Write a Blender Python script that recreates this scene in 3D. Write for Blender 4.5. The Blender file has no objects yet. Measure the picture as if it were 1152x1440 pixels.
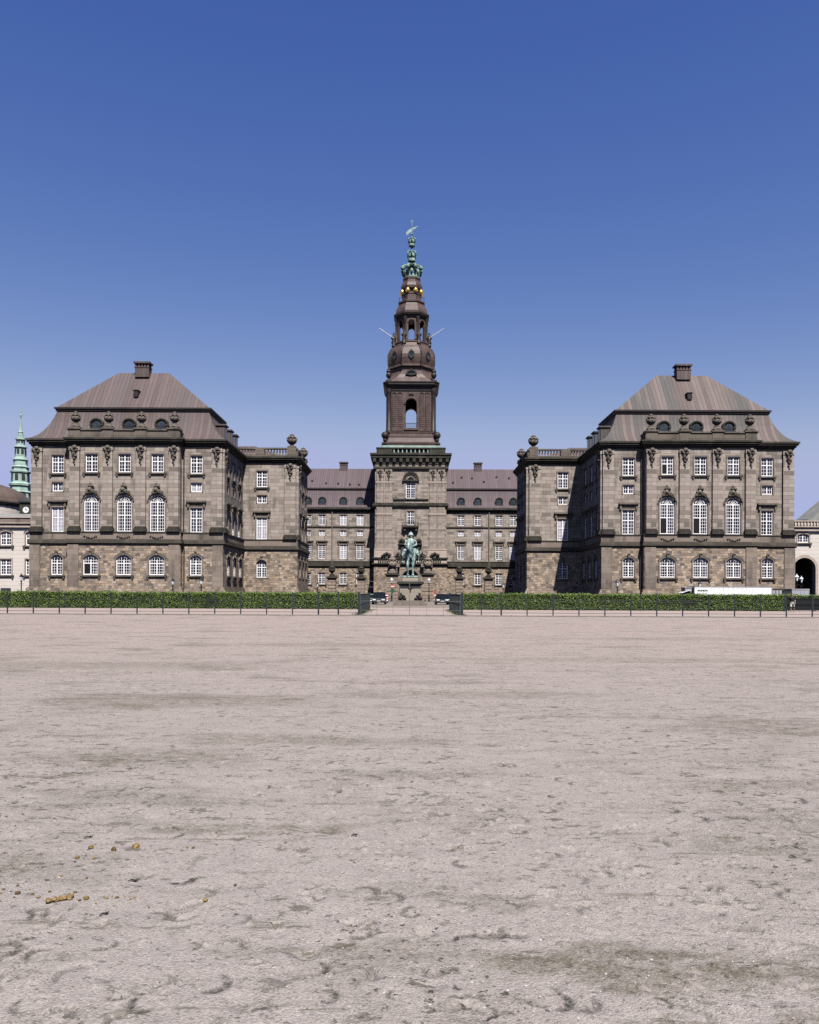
import bpy, bmesh, math, random
import numpy as np
from mathutils import Matrix, Vector
PI = math.pi
R = math.radians
rnd = random.Random(7)
sc = bpy.context.scene
COL = sc.collection

# ------------------------------------------------------------------ camera, sky, sun, exposure
EYE = 1.6
F = 1100.0            # focal length in pixels of the 1152 px wide photograph
ROLL = 0.0047
cam_d = bpy.data.cameras.new("camera")
cam = bpy.data.objects.new("camera", cam_d)
COL.objects.link(cam)
cam_d.sensor_fit = 'VERTICAL'
cam_d.sensor_height = 36.0
cam_d.lens = 36.0 * F / 1440.0
cam_d.shift_y = 114.0 / 1440.0
cam_d.clip_start = 0.1
cam_d.clip_end = 4000.0
cam.matrix_world = Matrix.Translation((0, 0, EYE)) @ Matrix.Rotation(PI / 2, 4, 'X') @ Matrix.Rotation(ROLL, 4, 'Z')
sc.camera = cam

SUN = Vector((0.27, -1.0, 1.49)).normalized()          # towards the sun
elev = math.asin(SUN.z)
w = bpy.data.worlds.new("World")
sc.world = w
w.use_nodes = True
nt = w.node_tree
nt.nodes.clear()
sky = nt.nodes.new('ShaderNodeTexSky')
sky.sky_type = 'NISHITA'
sky.sun_disc = False
sky.sun_elevation = elev
sky.sun_rotation = math.atan2(SUN.x, SUN.y)
sky.air_density = 1.0
sky.dust_density = 0.35
sky.ozone_density = 2.6
sep_ = nt.nodes.new('ShaderNodeSeparateColor'); com_ = nt.nodes.new('ShaderNodeCombineColor')
nt.links.new(sky.outputs[0], sep_.inputs[0])
for i_, (A_, p_) in enumerate(((.635, 1.7), (.6215, 1.32), (1.626, .71))):      # deepen the blue with height, as a polarised clear sky
    pw = nt.nodes.new('ShaderNodeMath'); pw.operation = 'POWER'; pw.inputs[1].default_value = p_
    mu = nt.nodes.new('ShaderNodeMath'); mu.operation = 'MULTIPLY'; mu.inputs[1].default_value = A_
    nt.links.new(sep_.outputs[i_], pw.inputs[0]); nt.links.new(pw.outputs[0], mu.inputs[0])
    sm_ = nt.nodes.new('ShaderNodeMath'); sm_.operation = 'SMOOTH_MIN'; sm_.inputs[1].default_value = (3.55, 4.0, 20.0)[i_]; sm_.inputs[2].default_value = (1.2, .8, .1)[i_]
    nt.links.new(mu.outputs[0], sm_.inputs[0]); nt.links.new(sm_.outputs[0], com_.inputs[i_])
bg = nt.nodes.new('ShaderNodeBackground')
bg.inputs['Strength'].default_value = 0.0501
out = nt.nodes.new('ShaderNodeOutputWorld')
nt.links.new(com_.outputs[0], bg.inputs[0])
nt.links.new(bg.outputs[0], out.inputs[0])

sl = bpy.data.lights.new("sun", 'SUN')
sl.energy = 5.0
sl.angle = R(0.5)
sl.color = (1.0, 0.955, 0.89)
so = bpy.data.objects.new("sun", sl)
COL.objects.link(so)
so.rotation_euler = SUN.to_track_quat('Z', 'Y').to_euler()
so.location = (40, -60, 120)

sc.view_settings.view_transform = 'Standard'
sc.view_settings.look = 'None'
sc.view_settings.exposure = 1.2
sc.view_settings.gamma = 1.0
sc.cycles.max_bounces = 6
sc.cycles.diffuse_bounces = 0
sc.cycles.use_denoising = False


def at(px, py, D):
    """real-world point (X, Z) seen at a photograph pixel at distance D (used to survey positions)"""
    x, y = px - 576.0, 834.0 - py
    return ((x - ROLL * y) * D / F, EYE + (y + ROLL * x) * D / F)


# ------------------------------------------------------------------ node helpers
# reflectance of each surface relative to the tint written in its builder
ALB = {'white_window_paint': .95, 'gilded_copper': .85, 'white_vehicle_panel': .65, 'milky_lamp_glass': .65, 'verdigris': .62, 'cream_plaster': .56, 'carved_sandstone': .68,
       'ashlar_sandstone': .77, 'tower_sandstone': .75, 'quarry_faced_granite': .77, 'sooty_window_dressing': .58, 'stained_ledge_stone': .55, 'gate_pier_sandstone': .54, 'hornbeam_leaf': .95, 'patinated_bronze': .68,
       'brown_copper_sheet': .55, 'brown_copper_with_grey_strips': .55, 'pinkish_copper_sheet': .5, 'tower_copper': .62, 'pale_sandstone': .8, 'window_glass_over_pale_curtain': .8, 'riding_sand': .53, 'far_ground': .53}


class N:
    def __init__(s, name):
        s.m = bpy.data.materials.new(name)
        s.m.use_nodes = True
        s.t = s.m.node_tree
        s.b = s.t.nodes['Principled BSDF']
        s.b.inputs['Specular IOR Level'].default_value = .2

    def n(s, typ, **kw):
        nd = s.t.nodes.new('ShaderNode' + typ)
        for k, v in kw.items():
            setattr(nd, k, v)
        return nd

    def l(s, a, b):
        s.t.links.new(a, b)

    def val(s, sock, v):
        if isinstance(v, bpy.types.NodeSocket):
            s.l(v, sock)
        else:
            sock.default_value = v

    def math(s, op, a, b=0.0, c=None):
        nd = s.n('Math', operation=op)
        s.val(nd.inputs[0], a); s.val(nd.inputs[1], b)
        if c is not None: s.val(nd.inputs[2], c)
        return nd.outputs[0]

    def mix(s, fac, a, b, blend='MIX'):
        nd = s.n('MixRGB', blend_type=blend)
        s.val(nd.inputs[0], fac)
        for i, v in ((1, a), (2, b)):
            if isinstance(v, tuple): v = (*v[:3], 1)
            s.val(nd.inputs[i], v)
        return nd.outputs[0]

    def ramp(s, fac, stops, interp='LINEAR'):
        nd = s.n('ValToRGB')
        s.l(fac, nd.inputs[0])
        cr = nd.color_ramp
        cr.interpolation = interp
        while len(cr.elements) < len(stops): cr.elements.new(0.5)
        for e, (p, c) in zip(cr.elements, stops):
            e.position = p
            e.color = (*c, 1) if isinstance(c, tuple) else (c, c, c, 1)
        return nd.outputs[0]

    def coord(s, which='Object', scale=(1, 1, 1)):
        tc = s.n('TexCoord')
        mp = s.n('Mapping')
        mp.inputs['Scale'].default_value = scale
        s.l(tc.outputs[which], mp.inputs[0])
        return mp.outputs[0]

    def noise(s, vec, scale, detail=4, rough=0.6, out=0):
        nd = s.n('TexNoise')
        s.l(vec, nd.inputs['Vector'])
        nd.inputs['Scale'].default_value = scale
        nd.inputs['Detail'].default_value = detail
        nd.inputs['Roughness'].default_value = rough
        return nd.outputs[out]

    def bump(s, h, strength=0.5, dist=0.05):
        nd = s.n('Bump')
        nd.inputs['Strength'].default_value = strength
        nd.inputs['Distance'].default_value = dist
        s.l(h, nd.inputs['Height'])
        s.l(nd.outputs[0], s.b.inputs['Normal'])

    def col(s, c):
        a = ALB.get(s.m.name, 0.50)
        s.val(s.b.inputs['Base Color'], s.mix(1.0, c, (a, a, a), 'MULTIPLY'))
    def rough(s, r): s.val(s.b.inputs['Roughness'], r)


def simple(name, c, rough=0.6, metal=0.0, var=0.25, scale=3.0):
    k = N(name)
    f = k.noise(k.coord(), scale, 4)
    lo = tuple(v * (1 - var) for v in c)
    hi = tuple(min(1, v * (1 + var)) for v in c)
    k.col(k.ramp(f, [(0.3, lo), (0.7, hi)]))
    k.rough(rough)
    k.b.inputs['Metallic'].default_value = metal
    return k.m


def masonry(name, stops, mortar, bw, rh, ms, soot, soot_amt, var_noise=0.5, bumpd=0.03, warp=0.0):
    """stone laid in courses: every block its own tint, soot and rain stains over it"""
    k = N(name)
    uv = k.coord('UV')
    if warp > 0:
        wn = k.n('TexNoise'); k.l(uv, wn.inputs['Vector']); wn.inputs['Scale'].default_value = 0.9
        va = k.n('VectorMath', operation='SCALE'); k.l(wn.outputs['Color'], va.inputs[0]); va.inputs['Scale'].default_value = warp
        vb = k.n('VectorMath', operation='ADD'); k.l(uv, vb.inputs[0]); k.l(va.outputs[0], vb.inputs[1])
        uvb = vb.outputs[0]
    else:
        uvb = uv
    br = k.n('TexBrick')
    k.l(uvb, br.inputs['Vector'])
    br.inputs['Color1'].default_value = (0, 0, 0, 1)
    br.inputs['Color2'].default_value = (1, 1, 1, 1)
    br.inputs['Mortar'].default_value = (0.5, 0.5, 0.5, 1)
    br.inputs['Scale'].default_value = 1.0
    br.inputs['Mortar Size'].default_value = ms
    br.inputs['Mortar Smooth'].default_value = 0.2
    br.inputs['Bias'].default_value = 0.0
    br.inputs['Brick Width'].default_value = bw
    br.inputs['Row Height'].default_value = rh
    br.offset = 0.45
    br.squash = 0.7 if warp else 1.0
    br.squash_frequency = 3
    c = k.ramp(br.outputs['Color'], stops)
    fine = k.noise(uv, 3.2, 6, 0.7)
    c = k.mix(var_noise, c, k.ramp(fine, [(0.25, 0.45), (0.75, 1.0)]), 'MULTIPLY')
    c = k.mix(br.outputs['Fac'], c, mortar)
    big = k.noise(uv, 0.16, 5, 0.65)
    st = k.noise(k.coord('UV', (1.1, 0.13, 1)), 1.0, 5, 0.7)
    sm = k.math('ADD', k.math('MULTIPLY', big, 0.6), k.math('MULTIPLY', st, 0.5))
    s2 = k.ramp(sm, [(0.54, 0.0), (0.69, soot_amt)])
    c = k.mix(s2, c, soot)
    k.col(c)
    k.rough(0.9)
    h = k.math('SUBTRACT', k.math('MULTIPLY', fine, 0.5), br.outputs['Fac'])
    k.bump(h, 0.6, bumpd)
    return k.m


M = {}
M['ashlar'] = masonry('ashlar_sandstone', [(0.0, (.15, .132, .115)), (0.14, (.235, .196, .17)), (0.45, (.308, .26, .228)), (0.8, (.356, .308, .272)), (1.0, (.27, .238, .21))],
                      (.085, .072, .062), 1.5, 0.62, 0.016, (.085, .078, .066), 0.85)
M['tower_stone'] = masonry('tower_sandstone', [(0.0, (.17, .145, .125)), (0.25, (.25, .206, .178)), (0.5, (.302, .256, .224)), (1.0, (.364, .315, .279))],
                           (.08, .068, .058), 1.7, 0.55, 0.016, (.075, .069, .06), 0.9)
M['rubble'] = masonry('quarry_faced_granite', [(0.0, (.11, .092, .08)), (0.18, (.20, .158, .125)), (0.4, (.34, .26, .19)), (0.55, (.26, .215, .19)),
                                    (0.75, (.42, .31, .21)), (0.9, (.45, .37, .305)), (1.0, (.12, .103, .09))],
                      (.15, .125, .10), 0.66, 0.38, 0.02, (.085, .075, .062), 0.55, 0.6, 0.07, 0.35)
M['trim'] = masonry('carved_sandstone', [(0.0, (.20, .162, .138)), (1.0, (.285, .232, .195))], (.12, .10, .085), 2.2, 0.8, 0.01, (.065, .06, .05), 0.9)
M['dressing'] = masonry('sooty_window_dressing', [(0.0, (.14, .122, .10)), (1.0, (.225, .19, .16))], (.05, .045, .038), 1.9, 0.7, 0.012, (.055, .052, .043), 0.8, 0.7)
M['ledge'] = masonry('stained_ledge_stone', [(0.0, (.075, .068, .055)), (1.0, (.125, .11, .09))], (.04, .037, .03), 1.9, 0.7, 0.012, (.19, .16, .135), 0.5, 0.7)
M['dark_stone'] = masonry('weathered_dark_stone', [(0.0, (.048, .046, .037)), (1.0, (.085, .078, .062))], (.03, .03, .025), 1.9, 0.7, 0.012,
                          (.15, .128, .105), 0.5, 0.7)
M['pale_stone'] = masonry('pale_sandstone', [(0.0, (.36, .29, .25)), (1.0, (.42, .345, .30))], (.2, .16, .14), 1.4, 0.6, 0.01, (.2, .17, .14), 0.35)
M['pier_stone'] = masonry('gate_pier_sandstone', [(0.0, (.34, .265, .21)), (1.0, (.46, .365, .295))], (.08, .07, .055), 1.2, 0.62, 0.03, (.09, .082, .066), 0.6)
M['plaster'] = masonry('cream_plaster', [(0.0, (.69, .635, .585)), (1.0, (.73, .675, .625))], (.48, .42, .38), 40.0, 0.62, 0.02, (.5, .43, .37), 0.3, 0.15, 0.02)
M['pedestal'] = masonry('pedestal_stone', [(0.0, (.42, .37, .295)), (1.0, (.50, .445, .36))], (.26, .22, .16), 3.0, 1.6, 0.006, (.17, .15, .11), 0.5)


def copper(name, a, b, patch, patch_amt, seam=0.62):
    """sheet copper laid in strips with standing seams"""
    k = N(name)
    uv = k.coord('UV')
    sep = k.n('SeparateXYZ'); k.l(uv, sep.inputs[0])
    u = k.math('DIVIDE', sep.outputs[0], seam)
    fl = k.math('FLOOR', u)
    wn = k.n('TexWhiteNoise', noise_dimensions='1D'); k.l(fl, wn.inputs['W'])
    c = k.ramp(wn.outputs[0], [(0.0, a), (1.0, b)])
    grain = k.noise(k.coord('UV', (1.6, 0.22, 1)), 1.6, 5, 0.65)
    c = k.mix(0.55, c, k.ramp(grain, [(0.3, 0.6), (0.72, 1.0)]), 'MULTIPLY')
    # runs of strips that have weathered grey-green
    fl2 = k.math('FLOOR', k.math('DIVIDE', sep.outputs[0], seam * 3))
    wn2 = k.n('TexWhiteNoise', noise_dimensions='1D'); k.l(k.math('ADD', fl2, 11.3), wn2.inputs['W'])
    soft = k.noise(k.coord('UV', (.5, .12, 1)), 0.9, 4, 0.6)
    pf = k.math('MULTIPLY', k.ramp(wn2.outputs[0], [(0.52, 0.0), (0.62, 1.0)]), k.ramp(soft, [(0.38, 0.0), (0.55, 1.0)]))
    c = k.mix(k.math('MULTIPLY', pf, patch_amt), c, patch)
    fr = k.math('FRACT', u)
    edge = k.math('LESS_THAN', fr, 0.13)
    c = k.mix(k.math('MULTIPLY', edge, 0.45), c, (a[0] * .5, a[1] * .5, a[2] * .5))
    fv = k.math('LESS_THAN', k.math('FRACT', k.math('ADD', k.math('DIVIDE', sep.outputs[1], 2.3), k.math('MULTIPLY', wn.outputs[0], 1.0))), 0.03)
    c = k.mix(k.math('MULTIPLY', fv, 0.3), c, (a[0] * .5, a[1] * .5, a[2] * .5))
    k.col(c)
    k.rough(0.72)
    k.b.inputs['Metallic'].default_value = 0.0
    k.bump(edge, 0.8, 0.05)
    return k.m


M['copper'] = copper('brown_copper_sheet', (.124, .091, .09), (.162, .125, .123), (.115, .105, .105), 0.4)
M['copper_patched'] = copper('brown_copper_with_grey_strips', (.135, .103, .096), (.20, .163, .152), (.082, .085, .085), 0.85)
M['copper_range'] = copper('pinkish_copper_sheet', (.132, .098, .11), (.162, .125, .138), (.10, .088, .093), 0.15)
M['copper_tower'] = simple('tower_copper', (.088, .060, .054), 0.5, 0.0, 0.38, 0.7)
M['copper_dark'] = simple('dark_copper', (.042, .034, .031), 0.5, 0.0, 0.3, 0.8)
M['verdigris'] = simple('verdigris', (.17, .27, .225), 0.75, 0.0, 0.55, 0.9)
M['verdigris_pale'] = simple('pale_verdigris_copper', (.36, .50, .44), 0.75, 0.0, 0.3, 0.5)


def bronze():
    k = N('patinated_bronze')
    st = k.noise(k.coord('Object', (3.2, 3.2, .55)), 1.1, 5, 0.65)
    k.col(k.ramp(st, [(0.40, (.03, .065, .065)), (0.50, (.26, .36, .335)), (0.70, (.52, .62, .59))]))
    k.rough(0.65)
    return k.m


M['bronze'] = bronze()
M['gold'] = simple('gilded_copper', (.75, .52, .13), 0.32, 0.9, 0.08, 2)
M['white'] = simple('white_window_paint', (.64, .63, .64), 0.45, 0, 0.04, 2)
M['black_iron'] = simple('black_painted_iron', (.018, .02, .022), 0.45, 0, 0.3, 3)
M['fence_iron'] = simple('dark_green_grey_fence_paint', (.035, .046, .048), 0.45, 0, 0.3, 4)
M['wire'] = simple('galvanised_wire', (.22, .235, .245), 0.5, 0.3, 0.2, 4)
M['black'] = simple('dark_void', (.008, .008, .009), 0.8, 0, 0.1, 1)
M['red'] = simple('red_paint', (.42, .11, .085), 0.5, 0, 0.15, 3)
M['white_paint'] = simple('white_vehicle_panel', (.80, .79, .79), 0.4, 0, 0.05, .8)
M['grey_panel'] = simple('pale_grey_sheet', (.42, .42, .47), 0.5, 0, 0.12, 1.2)
M['green_paint'] = simple('green_lettering', (.025, .13, .075), 0.5, 0, 0.1, 3)
M['dung'] = simple('dry_horse_dung', (.27, .18, .08), 0.95, 0, 0.6, 28)
M['dung_dark'] = simple('dark_horse_dung', (.14, .095, .04), 0.95, 0, 0.6, 28)
M['twig'] = simple('dark_twig', (.03, .026, .022), 0.9, 0, 0.3, 20)
M['car_black'] = simple('black_car_paint', (.012, .014, .018), 0.2, 0.0, 0.1, 1)
M['car_blue'] = simple('dark_blue_car_paint', (.02, .035, .075), 0.2, 0.0, 0.1, 1)
M['car_silver'] = simple('silver_car_paint', (.45, .46, .48), 0.3, 0.4, 0.05, 1)
M['tyre'] = simple('black_rubber', (.015, .015, .015), 0.9, 0, 0.2, 4)
M['lamp_glass'] = simple('milky_lamp_glass', (.72, .76, .76), 0.3, 0, 0.05, 2)
M['skin'] = simple('skin', (.52, .34, .26), 0.6, 0, 0.08, 6)
M['cloth_dark'] = simple('dark_cloth', (.03, .03, .035), 0.9, 0, 0.3, 8)
M['cloth_pale'] = simple('pale_cloth', (.66, .64, .58), 0.9, 0, 0.1, 8)
M['hair'] = simple('dark_hair', (.02, .015, .012), 0.7, 0, 0.3, 12)
M['screen'] = simple('black_green_screen_cloth', (.005, .0065, .007), 0.95, 0, 0.35, .7)
M['dome'] = simple('brown_dome_sheet', (.135, .10, .082), 0.6, 0, 0.25, .4)
M['slate'] = simple('dark_slate', (.04, .044, .048), 0.7, 0, 0.25, .6)
M['greyroof'] = simple('grey_green_sheet_roof', (.30, .305, .29), 0.6, 0, 0.2, .5)


def glass(name, c, spec=0.22, var=0.6, scale=0.9):
    k = N(name)
    f = k.noise(k.coord('Object'), scale, 2)
    k.col(k.ramp(f, [(0.3, tuple(v * (1 - var) for v in c)), (0.7, tuple(v * (1 + var) for v in c))]))
    k.rough(0.06)
    k.b.inputs['Specular IOR Level'].default_value = spec
    return k.m


M['glass'] = glass('window_glass_over_dark_room', (.018, .02, .032))
M['glass_curtain'] = glass('window_glass_over_pale_curtain', (.30, .30, .35), 0.3, 0.35, 1.6)
M['glass_mid'] = glass('window_glass_over_grey_blind', (.05, .054, .085), 0.3, 0.5, 1.2)
M['glass_green'] = glass('attic_glass', (.035, .05, .055), 0.6)
M['windscreen'] = glass('car_glass', (.012, .016, .02), 0.15, 0.2)

# ------------------------------------------------------------------ mesh builder
class Fr:
    """a wall's own frame: u along the wall, d out of it, z up"""
    def __init__(s, x, y, deg=0, z=0):
        a = R(deg)
        s.o = (x, y, z); s.U = (math.cos(a), math.sin(a)); s.Nn = (math.sin(a), -math.cos(a)); s.a = a

    def p(s, u, d, z):
        return (s.o[0] + u * s.U[0] + d * s.Nn[0], s.o[1] + u * s.U[1] + d * s.Nn[1], s.o[2] + z)


class MB:
    def __init__(s): s.v = []; s.f = []; s.smooth = False; s.sf = []

    def add(s, vs, fs, fr=None, smooth=False):
        b = len(s.v)
        s.v += [fr.p(*p) for p in vs] if fr else [tuple(p) for p in vs]
        s.f += [tuple(i + b for i in f) for f in fs]
        s.sf += [smooth] * len(fs)

    def box(s, a0, a1, b0, b1, c0, c1, fr=None):
        s.add([(a0, b0, c0), (a1, b0, c0), (a1, b1, c0), (a0, b1, c0), (a0, b0, c1), (a1, b0, c1), (a1, b1, c1), (a0, b1, c1)],
              [(0, 3, 2, 1), (4, 5, 6, 7), (0, 1, 5, 4), (1, 2, 6, 5), (2, 3, 7, 6), (3, 0, 4, 7)], fr)

    def loft(s, rings, fr=None, cap=True, smooth=False):
        n = len(rings[0]); vs = [p for r in rings for p in r]; fs = []
        for i in range(len(rings) - 1):
            for j in range(n):
                k = (j + 1) % n
                fs.append((i * n + j, i * n + k, (i + 1) * n + k, (i + 1) * n + j))
        s.add(vs, fs, fr, smooth)
        if cap:
            s.add(rings[0], [tuple(range(n))[::-1]], fr)
            s.add(rings[-1], [tuple(range(n))], fr)

    def lathe(s, prof, c=(0, 0, 0), n=12, rot=0.0, smooth=True, sx=1, sy=1):
        rings = [[(c[0] + sx * r * math.cos(rot + 2 * PI * j / n), c[1] + sy * r * math.sin(rot + 2 * PI * j / n), c[2] + z) for j in range(n)] for r, z in prof]
        s.loft(rings, None, True, smooth)

    def ball(s, c, r, n=10, m=6, sq=(1, 1, 1)):
        prof = [(max(1e-3, math.sin(PI * i / m)), -math.cos(PI * i / m)) for i in range(m + 1)]
        rings = [[(c[0] + sq[0] * r * a * math.cos(2 * PI * j / n), c[1] + sq[1] * r * a * math.sin(2 * PI * j / n), c[2] + sq[2] * r * z) for j in range(n)] for a, z in prof]
        s.loft(rings, None, True, True)

    def tube(s, pts, rad, n=8, smooth=True):
        pts = [Vector(p) for p in pts]
        if not hasattr(rad, '__len__'): rad = [rad] * len(pts)
        rings = []
        for i, p in enumerate(pts):
            t = (pts[min(i + 1, len(pts) - 1)] - pts[max(i - 1, 0)])
            t.normalize()
            a = t.cross(Vector((0, 0, 1)))
            if a.length < 1e-3: a = Vector((1, 0, 0))
            a.normalize()
            b = t.cross(a); b.normalize()
            r = rad[i]
            ra, rb = (r if hasattr(r, '__len__') else (r, r))
            rings.append([tuple(p + a * ra * math.cos(2 * PI * j / n) + b * rb * math.sin(2 * PI * j / n)) for j in range(n)])
        s.loft(rings, None, True, smooth)

    def build(s, name, mat, parent=None, loc=None, uv=True, recalc=True):
        me = mesh_of(s, name, mat, uv, recalc)
        return link(name, me, parent, loc)


def mesh_of(s, name, mat, uv=True, recalc=True):
    me = bpy.data.meshes.new(name)
    me.from_pydata(s.v, [], s.f)
    me.materials.append(M[mat] if isinstance(mat, str) else mat)
    if recalc:
        bm = bmesh.new(); bm.from_mesh(me)
        bmesh.ops.recalc_face_normals(bm, faces=bm.faces)
        bm.to_mesh(me); bm.free()
    me.polygons.foreach_set('use_smooth', s.sf)
    if uv:
        ul = me.uv_layers.new(name='uv')
        nl = len(me.loops)
        co = np.empty(len(me.vertices) * 3); me.vertices.foreach_get('co', co); co = co.reshape(-1, 3)
        li = np.empty(nl, int); me.loops.foreach_get('vertex_index', li)
        lt = np.empty(len(me.polygons), int); me.polygons.foreach_get('loop_total', lt)
        nn = np.empty(len(me.polygons) * 3); me.polygons.foreach_get('normal', nn); nn = np.abs(nn.reshape(-1, 3))
        nl_ = np.repeat(nn, lt, axis=0)
        p = co[li]
        flat = nl_[:, 2] > 0.94
        side = (~flat) & (nl_[:, 0] > nl_[:, 1])
        U = np.where(side, p[:, 1], p[:, 0]); V = np.where(flat, p[:, 1], p[:, 2])
        ul.data.foreach_set('uv', np.stack([U, V], 1).ravel())
    me.update()
    return me


def link(name, me, parent=None, loc=None, rotz=0.0):
    o = bpy.data.objects.new(name, me)
    COL.objects.link(o)
    if parent: o.parent = parent
    if loc: o.location = loc
    if rotz: o.rotation_euler = (0, 0, rotz)
    return o


def tag(o, label=None, cat=None, group=None, kind=None):
    if label: o['label'] = label
    if cat: o['category'] = cat
    if group: o['group'] = group
    if kind: o['kind'] = kind
    return o


def thing(name, label, cat, loc, group=None, rotz=0.0):
    o = link(name, None, None, loc, rotz)
    o.empty_display_size = 0.5
    return tag(o, label, cat, group)


def copy_tree(o, loc=None, rotz=None, label=None):
    r = o.copy(); COL.objects.link(r)
    if loc is not None: r.location = loc
    if rotz is not None: r.rotation_euler = (0, 0, rotz)
    if label: r['label'] = label
    for ch in list(o.children):
        c = ch.copy(); COL.objects.link(c); c.parent = r
        for g in ch.children:
            d = g.copy(); COL.objects.link(d); d.parent = c
    return r


# ------------------------------------------------------------------ wall and window helpers
def outline(w, h, rise, n=10):
    """bottom-left, bottom-right, then up and over the arched top"""
    pts = [(-w / 2, 0), (w / 2, 0)]
    if rise <= 0:
        return pts + [(w / 2, h), (-w / 2, h)]
    Rr = (w * w / 4 + rise * rise) / (2 * rise)
    cz = h - Rr
    a0 = math.asin(min(1, (w / 2) / Rr))
    if rise > w / 2 - 1e-6: a0 = PI / 2
    for i in range(n + 1):
        a = a0 - 2 * a0 * i / n
        pts.append((Rr * math.sin(a), cz + Rr * math.cos(a)))
    return pts


def top_at(w, h, rise, u):
    if rise <= 0: return h
    Rr = (w * w / 4 + rise * rise) / (2 * rise)
    return h - Rr + math.sqrt(max(0, Rr * Rr - u * u))


def facade(mb, fr, u0, u1, z0, z1, holes=(), reveal=0.35):
    """a wall sheet with real window openings and reveals. hole = (u, z, w, h, rise)"""
    us = sorted({u0, u1} | {h[0] - h[2] / 2 for h in holes} | {h[0] + h[2] / 2 for h in holes})
    zs = sorted({z0, z1} | {h[1] for h in holes} | {h[1] + h[3] for h in holes})
    for a, b in zip(us, us[1:]):
        run = None
        for c, d in zip(zs, zs[1:]):
            um, zm = (a + b) / 2, (c + d) / 2
            inside = any(abs(um - h[0]) < h[2] / 2 and h[1] < zm < h[1] + h[3] for h in holes)
            if not inside:
                mb.add([(a, 0, c), (b, 0, c), (b, 0, d), (a, 0, d)], [(0, 1, 2, 3)], fr)
    for (u, z, w_, h_, ri) in holes:
        pts = outline(w_, h_, ri)
        m = len(pts)
        mb.add([(u + p[0], 0, z + p[1]) for p in pts] + [(u + p[0], -reveal, z + p[1]) for p in pts],
               [(i, (i + 1) % m, m + (i + 1) % m, m + i) for i in range(m)], fr)
        if ri > 0:
            arc = pts[2:]
            for p, q in zip(arc, arc[1:]):
                mb.add([(u + p[0], 0, z + p[1]), (u + q[0], 0, z + q[1]), (u + q[0], 0, z + h_), (u + p[0], 0, z + h_)], [(0, 1, 2, 3)], fr)


def ring(mb, A, B, d0, d1, fr, close=True):
    """solid band between outline A (outer) and B (inner), from depth d0 out to d1"""
    n = len(A)
    rng = range(n) if close else range(n - 1)
    vs = [(p[0], d1, p[1]) for p in A] + [(p[0], d1, p[1]) for p in B] + [(p[0], d0, p[1]) for p in A] + [(p[0], d0, p[1]) for p in B]
    fs = []
    for i in rng:
        j = (i + 1) % n
        fs += [(i, j, n + j, n + i), (i, 2 * n + i, 2 * n + j, j), (n + i, n + j, 3 * n + j, 3 * n + i)]
    mb.add(vs, fs, fr)


Z0 = Fr(0, 0, 0)
WIN = {}


def lumps(mb, spots, fr, seed=3):
    """carved ornament: overlapping knobs and leaves of stone"""
    r = random.Random(seed)
    for (u, z, s) in spots:
        for k in range(3):
            c = fr.p(u + r.uniform(-.35, .35) * s, r.uniform(.0, .3) * s + .05, z + r.uniform(-.35, .35) * s)
            mb.ball(c, s * r.uniform(.4, .65), 6, 4, (r.uniform(.7, 1.2), .8, r.uniform(.7, 1.2)))


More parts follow.
